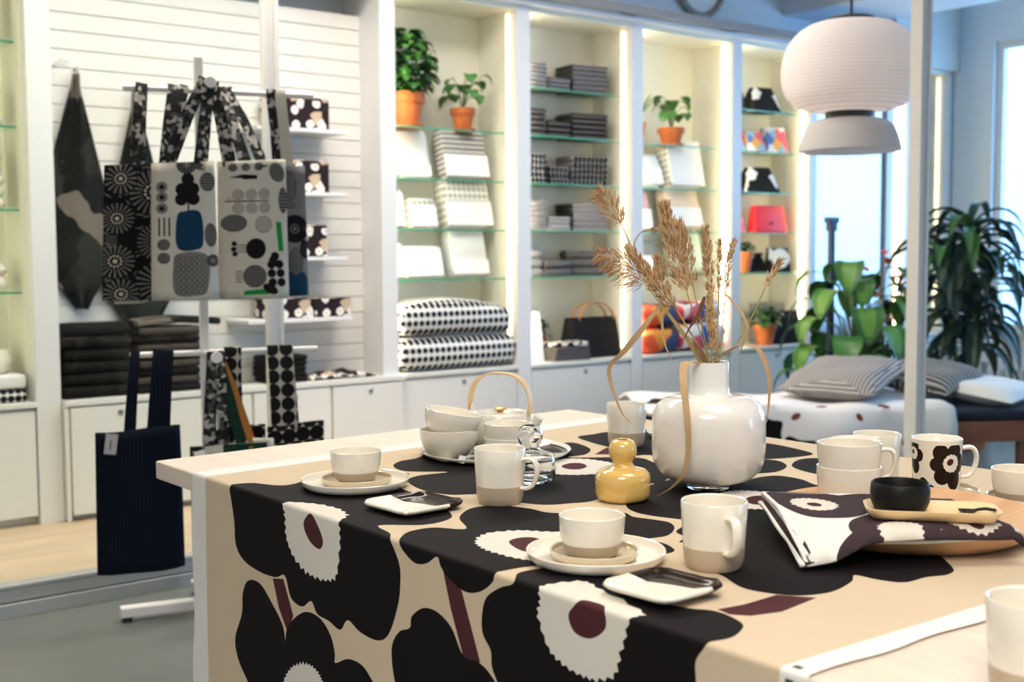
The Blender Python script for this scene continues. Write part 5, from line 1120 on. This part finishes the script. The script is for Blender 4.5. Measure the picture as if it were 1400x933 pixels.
# ------------------------------------------------------------------ pendant lamp
lp = thing('pendant_lamp', 'white two-tier paper pendant lamp with black rings hanging over the daybed', 'lamp', (4.052, 2.985, 1.527))
def ribbed(prof, n, amp):
    P = [Vector((a, b)) for a, b in prof]; L = [0]
    for a, b in zip(P, P[1:]): L.append(L[-1] + (b - a).length)
    out = []
    for k in range(n + 1):
        s_ = L[-1] * k / n; i = max(j for j in range(len(L)) if L[j] <= s_ + 1e-9); i = min(i, len(P) - 2); t_ = (s_ - L[i]) / (L[i + 1] - L[i]); q = P[i].lerp(P[i + 1], t_)
        out.append((q.x + (amp if k % 2 else 0), q.y))
    return out
z0 = 1.527
up_ = [(p.x, p.y) for p in curve([(a, b, 0) for a, b in [(.085, 2.036), (.150, 2.024), (.205, 1.990), (.248, 1.930), (.264, 1.860), (.262, 1.800), (.243, 1.745), (.200, 1.706), (.145, 1.690), (.093, 1.684)]], 6)]
lo_ = [(p.x, p.y) for p in curve([(a, b, 0) for a, b in [(.093, 1.658), (.128, 1.652), (.160, 1.632), (.180, 1.600), (.190, 1.560), (.194, 1.529)]], 6)]
build('upper_shade', G().lathe([(r, z - z0) for r, z in ribbed(up_, 76, .0045)], 64, cap=False), 'lantern_paper', lp, solid=.0012, angle=170)
build('lower_shade', G().lathe([(r, z - z0) for r, z in ribbed(lo_, 34, .0045)], 64, cap=False), 'lantern_paper', lp, solid=.0012, angle=170)
build('cap_ring', G().lathe([(0, 2.030 - z0), (.083, 2.030 - z0), (.090, 2.034 - z0), (.090, 2.048 - z0), (.083, 2.052 - z0), (0, 2.052 - z0)], 40), 'black_metal', lp)
build('middle_ring', G().lathe([(.070, 1.659 - z0), (.096, 1.659 - z0), (.096, 1.684 - z0), (.070, 1.684 - z0), (.070, 1.659 - z0)], 40, cap=False), 'black_metal', lp)
build('cord', G().tube([(0, 0, 2.052 - z0), (0, 0, 3.0 - z0)], .006, 10), 'black_metal', lp)

bl = bpy.data.lights.new('pendant_fill', 'POINT'); bl.energy = 2.0; bl.color = (1, .93, .88); bl.shadow_soft_size = .06; bo = bpy.data.objects.new('pendant_fill', bl); C.objects.link(bo); bo.location = (4.052, 2.985, 1.86)  # fill light added inside the shade to brighten its paper

# ------------------------------------------------------------------ daybed
BO = (4.829, 3.116, 0); BA = math.atan2(-.519, .855)
bd = thing('daybed', 'reddish-brown wooden daybed with a dark mattress behind the glass', 'bed', BO, BA)
g = G(); g.box(-1.25, .66, 0, .028, .27, .362); g.box(-1.25, .66, .722, .75, .27, .362); build('side_rail', g, 'bed_wood', bd, smooth=False, bevel=.003)
g = G(); g.box(-1.25, -1.222, .029, .721, .27, .362); g.box(.632, .66, .029, .721, .27, .362); build('end_rail', g, 'bed_wood', bd, smooth=False, bevel=.003)
for x in (-1.15, .48):
    for y in (.031, .679): build('leg', G().box(x - .02, x + .02, y, y + .04, 0, .30), 'bed_wood', bd, smooth=False, bevel=.003)
build('mattress', G().slab(1.85, .72, .07, r=.03).add([], []), 'mattress_navy', bd, loc=(-.295, .375, .345))
R5 = random.Random(5)
def dv(u, v):
    n_ = .010 * sin(u * 7 + v * 4) + .008 * sin(u * 15 - v * 9) + .006 * sin(v * 21 + u * 3)
    if v >= .0: y, z = v - .005, .452 + n_ - .02 * max(0, (v - .62) / .1)
    else: y, z = -.012 - .018 * (1 + sin(u * 11)) * min(1, -v / .1), .452 + n_ * .5 + v
    e = max(0, (u - .04) / .08); z -= .03 * e * e if v >= 0 else 0
    return (u, y, z)
DL = []
for cx, cy, rx, ry in ((-.75, -.12, .075, .07), (-.62, -.19, .09, .05), (-1.05, .02, .05, .05), (-1.12, .35, .09, .10)): DL.append((catmull(frill(ell(cx, cy, rx, ry, n=10), .02, 10)), 1))
for cx, cy, rx, ry in ((-.62, -.045, .024, .014), (-.86, -.01, .03, .018), (-.33, -.05, .014, .020), (-.10, -.16, .03, .02), (-.48, .05, .03, .022), (-.2, .02, .03, .03), (-.02, .04, .03, .02), (-.35, -.2, .03, .02), (-.93, .22, .03, .02)): DL.append((ell(cx, cy, rx, ry, rot=.6), 2))
o = sheet('duvet', -1.26, .12, -.24, .74, .035, DL, dv, ['duvet_white', 'cloth_black', 'duvet_brown'], solid=.02); o.location = BO; o.rotation_euler = (0, 0, BA); tag(o, 'white duvet with dark blots and brown flecks spread over the daybed', 'duvet')
def pillow(label, x, y, z, s, th, m, yaw, tx, ty):
    g = G(); n = 14; vs = []
    for sg in (1, -1):
        for i in range(n + 1):
            for j in range(n + 1):
                u, v = -1 + 2 * i / n, -1 + 2 * j / n; t_ = ((1 - u ** 4) * (1 - v ** 4)) ** .55
                pin = 1 - .07 * (1 - abs(u * v)) * (max(abs(u), abs(v)) ** 3); vs.append((u * s / 2 * pin, v * s / 2 * pin, sg * th / 2 * t_ * (1 + .08 * sin(u * 5 + v * 4))))
    N = (n + 1) ** 2; fs = []
    for q, fl in ((0, False), (N, True)):
        for i in range(n):
            for j in range(n): f = [q + i * (n + 1) + j, q + (i + 1) * (n + 1) + j, q + (i + 1) * (n + 1) + j + 1, q + i * (n + 1) + j + 1]; fs.append(f[::-1] if fl else f)
    g.add(vs, fs); p = Vector(BO) + Matrix.Rotation(BA, 3, 'Z') @ Vector((x, y, z))
    o = build('cushion', g, m, loc=tuple(p)); o.rotation_euler = (Matrix.Rotation(BA, 3, 'Z') @ Matrix.Rotation(radians(tx), 3, 'X') @ Matrix.Rotation(radians(ty), 3, 'Y') @ Matrix.Rotation(radians(yaw), 3, 'Z')).to_euler()
    return tag(o, label, 'cushion', 'cushions on the daybed')
pillow('grey woven cushion lying in front on the daybed, left of the tall post', -.26, .33, .545, .47, .13, 'cushion_weave', 45, 9, -9)
pillow('dark striped cushion behind the tall post, overlapped by the grey woven one', .20, .43, .530, .41, .115, 'cushion_stripe', 38, 12, -4)
pillow('white cushion at the right end of the daybed behind the glass', .44, .36, .475, .48, .10, 'duvet_white', 40, 6, 4)

# ------------------------------------------------------------------ plants, stand, radiator and bottle by the window
def dieff(g, s, z0):
    rr = random.Random(11); n = 34
    for k in range(n):
        a = k * 2.39 + rr.uniform(-.2, .2); q = k / n; hh = .22 + .65 * q; r = .10 + .14 * (1 - q) + rr.uniform(0, .06); b = (r * cos(a), r * sin(a), z0 + hh)
        s.tube([(0, 0, z0 + hh * .5), (r * .5 * cos(a), r * .5 * sin(a), z0 + hh * .92), b], .006, 6)
        leaf(g, b, (cos(a), sin(a), .55), rr.uniform(.24, .32), rr.uniform(.14, .19), 1.3, rr.choice((0, 0, 1)), 2 if rr.random() < .75 else 0, .12, 7)
    s.tube([(0, 0, z0), (.01, 0, z0 + .4), (0, .01, z0 + .8)], .016, 8)
potted('broad-leaved green and pale plant standing behind the daybed, before the mirror', 5.665, 4.125, 0, .15, .24, dieff, name='dumb_cane', saucer=False)
def coral(g, s, z0):
    rr = random.Random(4)
    for k in range(40):
        a = rr.uniform(0, 2 * pi); hh = rr.uniform(.3, .85); r = rr.uniform(.03, .12); s.tube([(0, 0, z0), (r * cos(a), r * sin(a), z0 + hh)], .003, 5)
        leaf(g, (r * cos(a), r * sin(a), z0 + hh), (cos(a), sin(a), .2), .12, .045, .9, 3 if k % 2 else 1)
    for k in range(9):
        a = k * 2.4; hh = .55 + .05 * k; leaf(g, (.07 * cos(a), .07 * sin(a), z0 + hh), (cos(a), sin(a), .9), .08, .06, .3, 4, None, .5)
potted('plant with coral blossoms beside the broad-leaved plant, near the tall post', 6.010, 4.200, 0, .11, .18, coral, name='flowering_plant', saucer=False)
def drac(g, s, z0):
    rr = random.Random(8)
    for hx, hy, hz in ((0, 0, 1.02), (.13, -.06, .78), (-.14, .05, .85), (.02, .12, .62), (-.10, -.10, .55), (.16, .08, .95), (0, 0, .40)):
        s.tube([(hx * .2, hy * .2, z0), (hx * .7, hy * .7, z0 + hz * .5), (hx, hy, z0 + hz)], .013, 7)
        for k in range(18):
            a = k * 2.4 + rr.random(); leaf(g, (hx, hy, z0 + hz - .006 * k), (cos(a), sin(a), 1.5 - .095 * k), rr.uniform(.32, .46), rr.uniform(.06, .09), .62, 3 if rr.random() < .8 else 1, None, .35, 8, .8)
potted('tall dark-leaved houseplant behind the glass right of the tall post', 6.385, 3.875, 0, .17, .28, drac, name='dragon_tree', saucer=False)
st = thing('garment_stand', 'slim dark navy stand with a short top bar in front of the mirror', 'stand', (5.755, 4.354, 0))
build('pole', G().box(-.016, .016, -.016, .016, .012, 1.30), 'navy_metal', st, smooth=False, bevel=.003)
build('top_bar', G().box(-.045, .045, -.022, .022, 1.3005, 1.335).box(-.03, .03, -.02, .02, 1.255, 1.3003), 'navy_metal', st, smooth=False, bevel=.004)
build('base_plate', G().lathe([(0, 0), (.15, 0), (.15, .008), (.14, .0118), (0, .0118)], 32), 'navy_metal', st)
rd = thing('radiator', 'white ribbed radiator low on the wall under the window', 'radiator', (7.56, 3.85, .08))
g = G()
for k in range(22): y = 3.36 + k * .045; g.box(7.54, 7.585, y, y + .036, .08, .36)
g.M = None; g2 = world_g(rd); g2.add(g.v, g.f); build('panel', g2, 'radiator_white', rd, smooth=False, bevel=.004)
g2 = world_g(rd); g2.box(7.585, 7.619, 3.5, 3.54, .1, .34).box(7.585, 7.619, 4.15, 4.19, .1, .34); build('bracket', g2, 'radiator_white', rd, smooth=False)
o = build('spray_bottle', G().lathe([(0, 0), (.042, 0), (.045, .01), (.045, .26), (.036, .31), (.018, .335), (.018, .37), (.024, .375), (.024, .41), (0, .412)], 24), 'bottle_grey', loc=(7.40, 4.36, 0)); tag(o, 'grey bottle standing on the floor beside the radiator', 'bottle')
